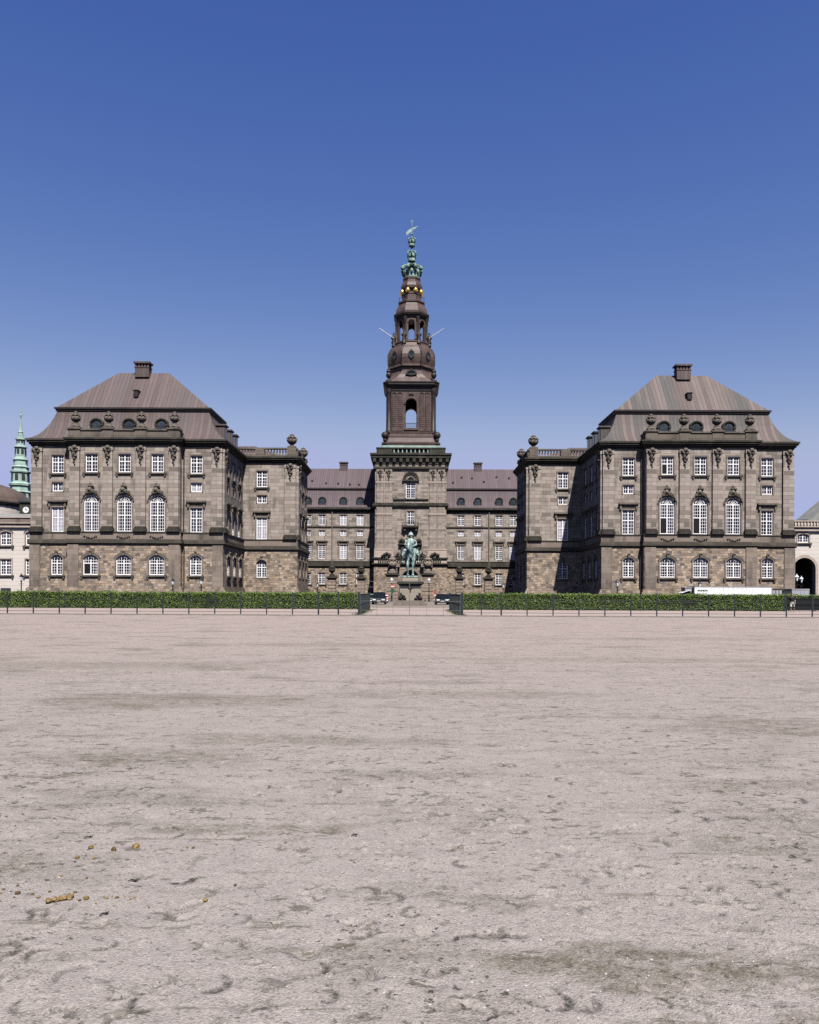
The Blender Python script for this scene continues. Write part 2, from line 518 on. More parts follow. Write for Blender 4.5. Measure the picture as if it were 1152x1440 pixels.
def window_meshes(key, w, h, rise=0, cols=4, rows=(2, 3), pane='glass', hood=None, sill=True, key_stone=False, cart=False, open_=None,
                  stone='trim', sur=0.22, fan=False):
    """stone surround, white sash with real glazing bars, pane. Origin: bottom centre of the opening, outward = -Y"""
    if key in WIN: return WIN[key]
    f = Z0
    st = MB()
    # surround without a bottom run
    A = [(p[0], p[1]) for p in outline(w + 2 * sur, h + sur, rise + sur * .6 if rise else 0)]
    B = outline(w, h, rise)
    ring(st, A[1:] + A[:1], B[1:] + B[:1], -0.02, 0.10, f, close=False)
    dr = MB()
    if sill:
        dr.box(-w / 2 - .42, w / 2 + .42, -.02, .26, -.26, -.05, f)
        dr.box(-w / 2 - .36, w / 2 + .36, -.02, .16, -.34, -.26, f)
        for sx in (-1, 1):
            dr.box(sx * (w / 2 + .2) - .13, sx * (w / 2 + .2) + .13, -.02, .18, -.62, -.34, f)
    if hood:
        dr.box(-w / 2 - .35, w / 2 + .35, -.02, .16, h + .28, h + .62, f)
        dr.box(-w / 2 - .6, w / 2 + .6, -.02, .48, h + .82, h + 1.08, f)
        dr.box(-w / 2 - .48, w / 2 + .48, -.02, .32, h + .62, h + .82, f)
        for sx in (-1, 1):
            dr.box(sx * (w / 2 + .28) - .15, sx * (w / 2 + .28) + .15, .16, .3, h + .05, h + .62, f)
    if rise and not cart:
        A2 = outline(w + 2 * sur + .2, h + sur + .12, rise + sur * .9)[2:]
        B2 = outline(w + 2 * sur, h + sur, rise + sur * .6)[2:]
        ring(dr, A2, B2, -.02, .15, f, close=False)
    if key_stone:
        dr.box(-.17, .17, .1, .36, h - .05, h + .55, f)
        lumps(dr, [(0, h + .45, .3)], Fr(0, -.22, 0), 5)
    if cart:
        A2 = outline(w + 2 * sur + .3, h + sur + .16, rise + sur * .9)[2:]
        B2 = outline(w + 2 * sur, h + sur, rise + sur * .6)[2:]
        ring(dr, A2, B2, -.02, .2, f, close=False)
        sp = []
        for i in range(-5, 6):
            a = i / 5 * 1.15
            sp.append((1.32 * math.sin(a), h - 1.15 + 1.42 * math.cos(a) + .1, .34 - .02 * abs(i)))
        sp += [(0, h + .7, .5), (-.38, h + .6, .42), (.38, h + .6, .42), (0, h + 1.15, .46), (-.3, h + 1.25, .33), (.3, h + 1.25, .33), (0, h + 1.55, .36),
               (-.62, h + .35, .33), (.62, h + .35, .33)]
        lumps(dr, sp, Fr(0, -.1, 0), 9)
    # sash
    s = MB()
    d0, d1 = -.24, -.13
    fw = .135
    ring(s, outline(w, h, rise), [(p[0], p[1] + fw) for p in outline(w - 2 * fw, h - 2 * fw, max(0, rise - fw * .7) if rise else 0)], d0, d1, f)
    md0, md1 = -.22, -.16
    sp = h - rise if (fan or (rise and rise > .6)) else h
    zr = []                                    # row bands
    tot = sum(rows)
    z = 0.0
    bounds = []
    unit = (sp if fan else h) / tot
    for r_ in rows:
        bounds.append((z, z + r_ * unit, r_)); z += r_ * unit
    if not fan: bounds = [(a, b, r_) for a, b, r_ in bounds]
    for sx in (0,):
        s.box(-.075, .075, d0 + .01, d1 + .012, 0.02, top_at(w, h, rise, 0) - .02 if not fan else sp, f)
    mid_bars = [b for a, b, _ in bounds[:-1]] + ([sp] if fan else [])
    for zb in mid_bars:
        s.box(-w / 2 + .02, w / 2 - .02, d0 + .014, d1 + .006, zb - .065, zb + .065, f)
    ww = w / cols
    mt = .023
    for i in range(1, cols):
        if i * 2 == cols: continue
        u = -w / 2 + i * ww
        z_lo = 0.05
        if open_ and u < 0: z_lo = bounds[0][1]
        zt = sp if fan else top_at(w, h, rise, abs(u)) - .05
        s.box(u - mt, u + mt, md0, md1, z_lo, zt, f)
    for bi, (a, b, r_) in enumerate(bounds):
        for j in range(1, r_):
            zz = a + (b - a) * j / r_
            lim = w / 2 - .03
            while lim > .2 and top_at(w, h, rise, lim) < zz: lim -= .05
            lo = 0 if (open_ and bi == 0) else -lim
            s.box(lo, lim, md0 + .004, md1 - .004, zz - mt, zz + mt, f)
    if fan:
        rr = rise
        for k in range(1, 6):
            a = PI * k / 6
            p0 = (0, sp); p1 = (rr * .95 * math.cos(a), sp + rr * .95 * math.sin(a))
            nx, nz = -math.sin(a) * mt * (1.6 if k == 3 else 1), math.cos(a) * mt * (1.6 if k == 3 else 1)
            q = [(p0[0] + nx, p0[1] + nz), (p0[0] - nx, p0[1] - nz), (p1[0] - nx, p1[1] - nz), (p1[0] + nx, p1[1] + nz)]
            s.loft([[(a_, md0, b_) for a_, b_ in q], [(a_, md1, b_) for a_, b_ in q]], f)
        for rad in (.36, .68):
            A3 = [(rr * rad * math.cos(PI * k / 12), sp + rr * rad * math.sin(PI * k / 12)) for k in range(13)]
            B3 = [(p[0] * .93, sp + (p[1] - sp) * .93) for p in A3]
            ring(s, A3, B3, md0 + .01, md1 - .006, f, close=False)
    # pane: a slab of glass
    g = MB()
    o = outline(w - .04, h - .04, max(0, rise - .02) if rise else 0)
    g.loft([[(p[0], -.205, p[1] + .02) for p in o], [(p[0], -.195, p[1] + .02) for p in o]], f)
    op = None
    if open_:
        ob = MB()
        ob.box(-w / 2 + fw, -.075, -.21, -.19, fw, bounds[0][1] - .065, f)
        ob.box(-w / 2 + fw + .0, -w / 2 + fw + .06, -.19, .25, fw, bounds[0][1] - .065, f) if open_ == 2 else None
        op = mesh_of(ob, 'open_casement', 'black', False)
    WIN[key] = (mesh_of(st, 'window', stone), mesh_of(s, 'sash', 'white', False), mesh_of(g, 'pane', pane, False), op, mesh_of(dr, 'window_dressing', 'dressing') if dr.v else None)
    return WIN[key]


def put_window(parent, fr, u, z, key, pane=None, **kw):
    st, s, g, op, dr = window_meshes(key, **kw)
    x, y, zz = fr.p(u, 0, z)
    o = link('window', st, parent, (x, y, zz), fr.a)
    link('sash', s, o)
    if dr: link('window_dressing', dr, o)
    if pane:
        g2 = WIN.get((key, pane))
        if g2 is None:
            g2 = g.copy(); g2.materials.clear(); g2.materials.append(M[pane]); WIN[(key, pane)] = g2
        g = g2
    link('pane', g, o)
    if op: link('open_casement', op, o)
    return o


def offset_poly(poly, off):
    """outward offset of an axis-aligned counter-clockwise outline"""
    n = len(poly); res = []
    for i in range(n):
        p, c, q = poly[i - 1], poly[i], poly[(i + 1) % n]
        def nor(a, b):
            dx, dy = b[0] - a[0], b[1] - a[1]; L = math.hypot(dx, dy)
            return (dy / L, -dx / L)
        n1, n2 = nor(p, c), nor(c, q)
        if abs(n1[0] * n2[0] + n1[1] * n2[1]) > .9: res.append((c[0] + off * n1[0], c[1] + off * n1[1]))
        else: res.append((c[0] + off * (n1[0] + n2[0]), c[1] + off * (n1[1] + n2[1])))
    return res


def bands(mb, poly, specs):
    for z0, z1, off in specs:
        q = offset_poly(poly, off)
        mb.loft([[(x, y, z0) for x, y in q], [(x, y, z1) for x, y in q]])


URN = [(.62, 0), (.66, .1), (.45, .2), (.36, .32), (.42, .42), (.72, .6), (.92, .82), (.98, 1.05), (.9, 1.25), (.66, 1.4), (.6, 1.48), (.8, 1.56), (.86, 1.7), (.8, 1.84), (.5, 1.92), (.42, 2.0), (.5, 2.08), (.42, 2.22), (.18, 2.32), (.05, 2.4)]


def add_urn(mb, c, h, r, swag=True):
    mb.lathe([(a * r, b / 2.4 * h) for a, b in URN], c, 12)
    if swag:
        for k in range(8):
            a = 2 * PI * k / 8
            mb.ball((c[0] + .86 * r * math.cos(a), c[1] + .86 * r * math.sin(a), c[2] + h * .47), .2 * r, 6, 4)
            mb.ball((c[0] + .97 * r * math.cos(a + .3), c[1] + .97 * r * math.sin(a + .3), c[2] + h * .62), .16 * r, 6, 4)


LEVELS = dict(plinth=2.5, gf=8.75, ledge=9.55, ped=10.7, top=23.7, eave=24.9)
PED = [(8.75, 8.95, .32), (8.95, 9.25, .5), (9.25, 9.55, .36)]
CORN = [(23.8, 24.05, .16), (24.05, 24.35, .36), (24.35, 24.62, .6), (24.62, 24.88, .74)]

W_GFC = dict(w=2.3, h=3.05, rise=.62, cols=6, rows=(4, 3), key_stone=True)
W_GFE = dict(w=1.77, h=3.05, rise=.5, cols=4, rows=(4, 3), key_stone=True)
W_NOB = dict(w=2.25, h=5.6, rise=1.12, cols=6, rows=(5, 4), cart=True, sill=False, fan=True)
W_NOE = dict(w=1.86, h=3.75, rise=0, cols=4, rows=(4, 3), hood=True, sill=False)
W_MEZ = dict(w=1.67, h=1.35, rise=0, cols=4, rows=(2,), sill=False, sur=.16)
W_TOP = dict(w=1.85, h=2.75, rise=0, cols=4, rows=(3, 2))
HOLE = lambda u, z, k: (u, z, k['w'], k['h'], k['rise'])


def pane_pick(r, pale=.12, mid=.3):
    t = r.random()
    return 'glass_curtain' if t < pale else ('glass_mid' if t < pale + mid else None)


def put_col(root, fr, u, r, four=True, gfkey='gfe', gf=W_GFE, over={}):
    """the four storeys of windows in one plain bay"""
    put_window(root, fr, u, 4.15, gfkey, over.get('gf', pane_pick(r, 0.03, .2)), **gf)
    if four:
        put_window(root, fr, u, 10.72, 'noe', over.get('no', pane_pick(r, .2, .4)), **W_NOE)
        put_window(root, fr, u, 16.93, 'mez', over.get('me', pane_pick(r, .3, .4)), **W_MEZ)
        put_window(root, fr, u, 19.72, 'top', over.get('to', pane_pick(r)), **W_TOP)


def bay_holes(us, gf=W_GFE):
    lo = [HOLE(u, 4.15, gf) for u in us]
    hi = [HOLE(u, z, k) for u in us for z, k in ((10.72, W_NOE), (16.93, W_MEZ), (19.72, W_TOP))]
    return lo, hi


def garland(mb, fr, u, z):
    sp = [(u - .45, z - .15, .34), (u + .45, z - .15, .34), (u, z, .45), (u - .25, z - .45, .42), (u + .25, z - .5, .42), (u, z - .85, .46), (u - .15, z - 1.2, .38),
          (u + .15, z - 1.35, .38), (u, z - 1.75, .36), (u, z - 2.1, .28), (u + .04, z - 2.45, .2)]
    lumps(mb, sp, fr, int(abs(u) * 31) + 2)


PIL = {}


def pilaster(root, fr, u, w, d0=0.0):
    """pilaster shaft > base, garland"""
    mb = MB(); mb.box(-w / 2, w / 2, -.02, .32, 11.5, 23.5, Z0); mb.box(-w / 2 - .06, w / 2 + .06, -.02, .4, 22.95, 23.45, Z0)
    key = round(w, 2)
    if key not in PIL:
        b = MB(); b.box(-w / 2 - .22, w / 2 + .22, -.02, .62, 10.7, 11.12, Z0); b.box(-w / 2 - .12, w / 2 + .12, -.02, .5, 11.12, 11.36, Z0); b.box(-w / 2 - .06, w / 2 + .06, -.02, .4, 11.36, 11.5, Z0)
        g = MB(); garland(g, Fr(0, -.34, 0), 0, 23.35)
        PIL[key] = (mesh_of(mb, 'pilaster', 'ashlar'), mesh_of(b, 'pilaster_base', 'dark_stone'), mesh_of(g, 'garland', 'dressing'))
    a, b, c = PIL[key]
    x, y, z = fr.p(u, 0, 0)
    o = link('pilaster', a, root, (x, y, z), fr.a)
    link('pilaster_base', b, o); link('garland', c, o)


def arched_dormer(root, x, y, z, w, h, deg, depth, mat, glassm='glass_green'):
    """dormer hood and cheeks > pane"""
    fr = Fr(x, y, deg, z)
    mb = MB()
    o = outline(w, h, w * .42, 8)
    mb.loft([[(p[0], -depth, p[1]) for p in o], [(p[0], 0, p[1]) for p in o]], fr)
    A = outline(w + .4, h + .2, w * .46, 8)[2:]; B = outline(w, h, w * .42, 8)[2:]
    ring(mb, A, B, -.5, .22, fr, close=False)
    for sx in (-1, 1):
        mb.box(sx * w / 2 - .22, sx * w / 2 + .22, -.3, .2, h - w * .42 - .22, h - w * .42, fr)
        mb.box(sx * w / 2 - .14, sx * w / 2 + .14, -.2, .1, 0, h - w * .42 - .22, fr)
    d = mb.build('dormer', mat, root)
    g = MB()
    o2 = outline(w - .55, h - .35, w * .3, 8)
    g.loft([[(p[0], .0, p[1] + .1) for p in o2], [(p[0], .05, p[1] + .1) for p in o2]], fr)
    g.build('pane', glassm, d)
    s = MB(); s.box(-.05, .05, .05, .09, .1, h - .3, fr); s.box(-w / 2 + .3, w / 2 - .3, .05, .085, h * .5 - .04, h * .5 + .04, fr)
    s.build('sash', 'fence_iron', d)


def chimney(root, x, y, z0, z1, w, d, mat='copper', parent=None):
    mb = MB()
    mb.box(x - w / 2, x + w / 2, y - d / 2, y + d / 2, z0, z1 - .85)
    mb.box(x - w / 2 - .08, x + w / 2 + .08, y - d / 2 - .08, y + d / 2 + .08, z1 - .95, z1 - .8)
    mb.box(x - w / 2 + .25, x + w / 2 - .25, y - d / 2 + .2, y + d / 2 - .2, z1 - .8, z1 - .3)
    n = 5
    for i in range(n):
        xx = x - w / 2 + .14 + (w - .28) * i / (n - 1)
        for yy in (y - d / 2 + .12, y + d / 2 - .12):
            mb.box(xx - .12, xx + .12, yy - .12, yy + .12, z1 - .8, z1 - .28)
    mb.box(x - w / 2 - .2, x + w / 2 + .2, y - d / 2 - .2, y + d / 2 + .2, z1 - .28, z1)
    mb.build('chimney', 'copper_dark' if mat == 'dark' else mat, parent or root)


SYM = 579.5 - 576.0
DP = 119.6
WP, DEP = 29.1, 14.75


def pavilion(side):
    """side -1: left pavilion (its inner flank faces +X), +1: right pavilion"""
    r = random.Random(21 + side)
    xc = SYM * DP / F + side * 43.62
    lab = {-1: 'grey-brown stone palace pavilion at left with an evenly brown hipped copper roof',
           1: 'grey-brown stone palace pavilion at right with grey-green strips in its copper roof'}[side]
    root = thing('palace_pavilion', lab, 'building', (xc, DP, 0), 'corner pavilions of the palace')
    s = -side                                  # towards the inner flank
    hw, rz = WP / 2, 8.35
    poly = [(-hw, 0), (-rz, 0), (-rz, -1.1), (rz, -1.1), (rz, 0), (hw, 0), (hw, DEP), (-hw, DEP)]
    f0, f1 = Fr(0, 0, 0), Fr(0, -1.1, 0)
    fi = Fr(s * hw, 0, 90 * s)                 # inner flank; u runs back (s=+1) or forward (s=-1)
    uu = [s * v for v in (3.0, 7.3, 11.6)]
    lo_e, hi_e = bay_holes([-10.6, 10.6])
    lo_i, hi_i = bay_holes(uu)
    cs = [-5.0, 0.0, 5.0]
    gw, uw = MB(), MB()
    E = .22                                    # ground floor stands a little proud
    for a, b in ((-hw - E, -rz - E), (rz + E, hw + E)):
        facade(gw, Fr(0, -E, 0), a, b, 0, 8.8, [h for h in lo_e if a < h[0] < b], .5)
    facade(gw, Fr(0, -1.1 - E, 0), -rz - E, rz + E, 0, 8.8, [HOLE(u, 4.15, W_GFC) for u in cs], .5)
    for sx in (-1, 1):
        gw.add([(sx * (rz + E), -E, 0), (sx * (rz + E), -1.1 - E, 0), (sx * (rz + E), -1.1 - E, 8.8), (sx * (rz + E), -E, 8.8)], [(0, 1, 2, 3)])
    fiE = Fr(s * (hw + E), 0, 90 * s)
    lims = sorted((s * -E, s * DEP))
    facade(gw, fiE, lims[0], lims[1], 0, 8.8, lo_i, .5)
    gw.add([(-s * (hw + E), -E, 0), (-s * (hw + E), DEP, 0), (-s * (hw + E), DEP, 8.8), (-s * (hw + E), -E, 8.8)], [(0, 1, 2, 3)])
    gw.add([(-hw, DEP, 0), (hw, DEP, 0), (hw, DEP, 8.8), (-hw, DEP, 8.8)], [(0, 1, 2, 3)])
    gw.build('ground_floor_wall', 'rubble', root)
    for a, b in ((-hw, -rz), (rz, hw)):
        facade(uw, f0, a, b, 9.4, 24.0, [h for h in hi_e if a < h[0] < b], .4)
    facade(uw, f1, -rz, rz, 9.4, 24.0, [HOLE(u, 10.72, W_NOB) for u in cs] + [HOLE(u, 19.72, W_TOP) for u in cs], .4)
    for sx in (-1, 1):
        uw.add([(sx * rz, 0, 9.4), (sx * rz, -1.1, 9.4), (sx * rz, -1.1, 24), (sx * rz, 0, 24)], [(0, 1, 2, 3)])
    lims = sorted((0, s * DEP))
    facade(uw, fi, lims[0], lims[1], 9.4, 24.0, hi_i, .4)
    uw.add([(-s * hw, 0, 9.4), (-s * hw, DEP, 9.4), (-s * hw, DEP, 24), (-s * hw, 0, 24)], [(0, 1, 2, 3)])
    uw.add([(-hw, DEP, 9.4), (hw, DEP, 9.4), (hw, DEP, 24), (-hw, DEP, 24)], [(0, 1, 2, 3)])
    uw.build('upper_wall', 'ashlar', root)
    # pedestal course: strips round the outline, open where nothing shows
    pb = MB(); bands(pb, poly, [(9.5, 10.55, .26)]); pb.build('pedestal_course', 'trim', root)
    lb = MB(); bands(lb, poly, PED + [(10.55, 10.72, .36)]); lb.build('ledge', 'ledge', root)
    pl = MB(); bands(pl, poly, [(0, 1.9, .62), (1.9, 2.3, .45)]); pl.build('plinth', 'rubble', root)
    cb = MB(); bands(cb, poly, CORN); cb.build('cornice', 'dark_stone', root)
    # corner strips on the ground floor
    for u, ff in ((-hw + .6, f0), (hw - .6, f0), (-rz + .7, f1), (rz - .7, f1)):
        cq = MB(); cq.box(u - .82, u + .82, E - .01, E + .14, 2.3, 8.7, ff); cq.build('corner_strip', 'trim', root)
    for u in (-7.5, -2.5, 2.5, 7.5): pilaster(root, f1, u, 1.5)
    for u in (-13.75, 13.75): pilaster(root, f0, u, 1.66)
    pilaster(root, fi, s * .85, 1.66)
    # windows
    for k, u in enumerate(cs):
        op = {(-1, 0): 1}.get((side, k))
        put_window(root, f1_(f1, E), u, 4.15, 'gfc_open' if op else 'gfc', None if op else pane_pick(r, 0, .12), **dict(W_GFC, **({'open_': 1} if op else {})))
        op2 = side == 1 and k < 2
        put_window(root, f1, u, 10.72, 'nob_open' if op2 else 'nob', None if k else 'glass_mid', **dict(W_NOB, **({'open_': 1} if op2 else {})))
        op3 = side == 1 and k == 0
        put_window(root, f1, u, 19.72, 'top_open' if op3 else 'top', pane_pick(r, .1, .6), **dict(W_TOP, **({'open_': 1} if op3 else {})))
    for k, u in enumerate((-10.6, 10.6)):
        put_window(root, f1_(f0, E), u, 4.15, 'gfe', None, **W_GFE)
        put_window(root, f0, u, 10.72, 'noe', {(-1, 0): 'glass_curtain', (-1, 1): 'glass_mid', (1, 0): 'glass_mid', (1, 1): None}[(side, k)], **W_NOE)
        put_window(root, f0, u, 16.93, 'mez', 'glass_curtain' if side == -1 and k else 'glass_mid', **W_MEZ)
        put_window(root, f0, u, 19.72, 'top', pane_pick(r, .15, .5), **W_TOP)
    for u in uu:
        put_window(root, fiE, u, 4.15, 'gfe', 'glass_mid', **W_GFE)
        put_window(root, fi, u, 10.72, 'noe', 'glass_curtain' , **W_NOE)
        put_window(root, fi, u, 16.93, 'mez', 'glass_curtain', **W_MEZ)
        put_window(root, fi, u, 19.72, 'top', 'glass_curtain', **W_TOP)
    # aprons below the big windows
    ap = MB()
    for u in cs: lumps(ap, [(u + k * .3, 10.05 - .12 * (3 - abs(k)), .2) for k in range(-3, 4)], Fr(0, -1.1 - .3, 0), 4)
    ap.build('carved_apron', 'dressing', root)
    # attic parapet and urns over the projecting centre
    ab = MB()
    ab.box(-rz - .1, rz + .1, -1.35, -.55, 24.88, 26.0); ab.box(-rz - .25, rz + .25, -1.5, -.4, 26.0, 26.2)
    ab.box(-rz - .1, -rz + .8, -.55, 1.0, 24.88, 26.0); ab.box(rz - .8, rz + .1, -.55, 1.0, 24.88, 26.0)
    for u in (-7.5, -2.5, 2.5, 7.5):
        ab.box(u - .85, u + .85, -1.46, -.44, 24.9, 26.05)
        ab.box(u - 1.0, u + 1.0, -1.62, -.3, 26.18, 26.36)
    ab.build('attic_parapet', 'dressing', root)
    for u in (-7.5, -2.5, 2.5, 7.5):
        ub = MB()
        ub.box(-.62, .62, -.6, .6, 0, .28); ub.lathe([(.7, .28), (.55, .5), (.42, .62)], n=10)
        add_urn(ub, (0, 0, .6), 2.0, .72)
        ub.build('urn', 'dressing', root, (u, -.95, 26.36))
    # roof: flared lower slope, break, hip above
    mat = 'copper' if side == -1 else 'copper_patched'
    rb = MB()
    prof = [(0, 0), (.2, .07), (.4, .18), (.6, .36), (.78, .58), (.9, .79), (1, 1)]
    e = .6
    rings = []
    for a, b in prof:
        ix, iy = a * 3.35, a * 3.1
        x0, y0, y1 = hw + e - ix, -e + iy, DEP + e - iy
        rings.append([(-x0, y0, 24.9 + b * 5.0), (x0, y0, 24.9 + b * 5.0), (x0, y1, 24.9 + b * 5.0), (-x0, y1, 24.9 + b * 5.0)])
    rb.loft(rings)
    x0, y0, y1 = hw + e - 3.35 + .12, -e + 3.1 - .12, DEP + e - 3.1 + .12
    rx = 4.1
    rb.add([(-x0, y0, 30.32), (x0, y0, 30.32), (x0, y1, 30.32), (-x0, y1, 30.32), (-rx, DEP / 2, 37.1), (rx, DEP / 2, 37.1)],
           [(0, 1, 5, 4), (1, 2, 5), (2, 3, 4, 5), (3, 0, 4), (0, 3, 2, 1)])
    roof = rb.build('roof', mat, root)
    kb = MB()
    q = [(-x0, y0), (x0, y0), (x0, y1), (-x0, y1)]
    bands(kb, q, [(29.75, 30.05, .12), (30.05, 30.3, .3)])
    kb.build('roof_moulding', 'copper_dark', roof)
    chimney(root, 0, DEP / 2 - .4, 36.2, 38.65, 2.25, 1.4, mat, roof)
    hb = MB(); hb.box(-.35, .35, 3.5, 4.6, 32.3, 33.3); hb.box(-.45, .45, 3.4, 4.7, 33.3, 33.4)
    hb.build('roof_hatch', 'copper_dark', roof)
    for u in (-5, 0, 5): arched_dormer(root, u, .7, 26.0, 1.75, 2.1, 0, 2.6, 'dark_stone')
    for v in (4.3, 8.2, 12.0): dormer_box(root, s, hw, v, mat)
    # downpipes in the angles of the projecting bay
    dp = MB()
    for sx in (-1, 1):
        dp.tube([(sx * (rz + .35), -.15, 10.8), (sx * (rz + .35), -.15, 23.4)], .1, 6)
        dp.tube([(sx * (rz + .5), -.4, 2), (sx * (rz + .5), -.4, 8.7)], .1, 6)
    dp.build('downpipe', 'copper_dark', root)
    return root


def f1_(f, E):
    return Fr(f.o[0] + E * f.Nn[0], f.o[1] + E * f.Nn[1], math.degrees(f.a))


def dormer_box(root, s, hw, v, mat):
    fr = Fr(s * (hw - .5), v, 90 * s, 25.4)
    mb = MB(); mb.box(-.85, .85, -2.0, 0, 0, 2.4, fr); mb.box(-1.05, 1.05, -2.1, .22, 2.4, 2.62, fr); mb.box(-1.0, 1.0, -.2, .15, -.1, .2, fr)
    d = mb.build('dormer', mat, root)
    g = MB(); g.box(-.55, .55, -.02, .03, .35, 2.15, fr); g.build('pane', 'glass_green', d)


def link_block(side):
    r = random.Random(50 + side)
    D = 134.4
    xi = 19.9
    sh = SYM * D / F
    # local x runs outward from the inner flank
    root = thing('palace_link_block', {-1: 'flat-topped stone block with balustrade between left pavilion and tower court, sunlit',
                                       1: 'flat-topped stone block with balustrade half in shadow beside right pavilion'}[side], 'building',
                 (sh + side * xi, D, 0), 'balustraded blocks joining the pavilions')
    o = side                                   # outward
    L, DEPb = 24.0, 14.1
    s = -side
    xs = sorted((0, o * L))
    poly = [(xs[0], 0), (xs[1], 0), (xs[1], DEPb), (xs[0], DEPb)]
    f0 = Fr(0, 0, 0)
    fi = Fr(0, 0, 90 * s)
    E = .22
    uf = [o * 5.95]
    ui = [s * v for v in (2.9, 7.05, 11.2)]
    lo, hi = bay_holes(uf); lo_i, hi_i = bay_holes(ui)
    gw, uw = MB(), MB()
    a, b = sorted((-o * E, o * L))
    facade(gw, Fr(0, -E, 0), a, b, 0, 8.8, lo, .5)
    la = sorted((-s * E, s * DEPb))
    facade(gw, f1_(fi, E), la[0], la[1], 0, 8.8, lo_i, .5)
    gw.build('ground_floor_wall', 'rubble', root)
    facade(uw, f0, xs[0], xs[1], 9.4, 24, hi, .4)
    la = sorted((0, s * DEPb))
    facade(uw, fi, la[0], la[1], 9.4, 24, hi_i, .4)
    uw.add([(0, DEPb, 0), (o * L, DEPb, 0), (o * L, DEPb, 24), (0, DEPb, 24)], [(0, 1, 2, 3)])
    uw.build('upper_wall', 'ashlar', root)
    mb = MB(); bands(mb, poly, [(9.5, 10.55, .26)]); mb.build('pedestal_course', 'trim', root)
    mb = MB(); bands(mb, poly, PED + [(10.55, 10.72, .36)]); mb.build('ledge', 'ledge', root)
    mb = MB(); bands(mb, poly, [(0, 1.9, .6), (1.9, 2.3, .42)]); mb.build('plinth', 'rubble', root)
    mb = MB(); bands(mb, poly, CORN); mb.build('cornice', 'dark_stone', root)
    put_col(root, f0, uf[0], r, over=dict(gf='glass_mid' if side == -1 else None, no='glass_curtain', me='glass_mid', to='glass_mid'))
    for u in ui: put_col(root, fi, u, r, over=dict(gf='glass_mid', no='glass_curtain', me='glass_curtain', to='glass_curtain'))
    pilaster(root, f0, o * 1.1, 1.9)
    pilaster(root, fi, s * 1.1, 1.9)
    # balustrade on front and flank
    bb = MB(); rail = MB()
    for (fr, sg, Lb) in ((f0, o, 11.0), (fi, s, DEPb)):
        x0, x1 = sorted((sg * 0.0, sg * Lb))
        rail.box(x0, x1, -.75, .1, 24.9, 25.25, fr)
        rail.box(x0, x1, -.7, .05, 26.2, 26.48, fr)
        for p in (.9, 6.3, 11.5):
            if p < Lb: rail.box(sg * p - .75, sg * p + .75, -.78, .13, 25.25, 26.2, fr)
        k = 1.95
        while k < Lb - .3:
            if abs(k - 6.3) > 1.0 and abs(k - 11.5) > 1.0:
                c = fr.p(sg * k, -.33, 25.25)
                bb.lathe([(.13, 0), (.15, .1), (.1, .2), (.2, .45), (.16, .65), (.09, .8), (.14, .95)], c, 6)
            k += .5
    pr = rail.build('parapet', 'dressing', root)
    bb.build('baluster_row', 'trim', pr)
    for (x, y) in ((o * .95, .7), (o * .7, DEPb - .8)):
        ub = MB(); ub.box(-.7, .7, -.7, .7, 0, .3); add_urn(ub, (0, 0, .3), 2.25, .86)
        ub.build('urn', 'dressing', root, (x, y, 26.48))
    # low roof behind the balustrade
    rb = MB()
    x0, x1 = sorted((o * 2.0, o * L))
    xm = sorted((o * 8.5, o * (L - 4)))
    rb.add([(x0, 1.5, 24.95), (x1, 1.5, 24.95), (x1, DEPb - 1, 24.95), (x0, DEPb - 1, 24.95), (xm[0], 7, 28.0), (xm[1], 7, 28.0)],
           [(0, 1, 5, 4), (1, 2, 5), (2, 3, 4, 5), (3, 0, 4), (0, 3, 2, 1)])
    rb.build('roof', 'copper_range', root)
    # plain wing running back to the main range
    wb = MB(); x0, x1 = sorted((o * 9.6, o * L)); wb.box(x0, x1, DEPb - .05, 76, 0, 24.0); wb.build('rear_wing_wall', 'ashlar', root)
    wr = MB(); xm = (x0 + x1) / 2
    wr.add([(x0 - .6, DEPb + .4, 24.05), (x1 + .6, DEPb + .4, 24.05), (x1 + .6, 76, 24.05), (x0 - .6, 76, 24.05), (xm, 20, 29), (xm, 70, 29)],
           [(0, 1, 4), (1, 2, 5, 4), (2, 3, 5), (3, 0, 4, 5), (0, 3, 2, 1)])
    wr.build('rear_wing_roof', 'copper_range', root)


DM = 209.5


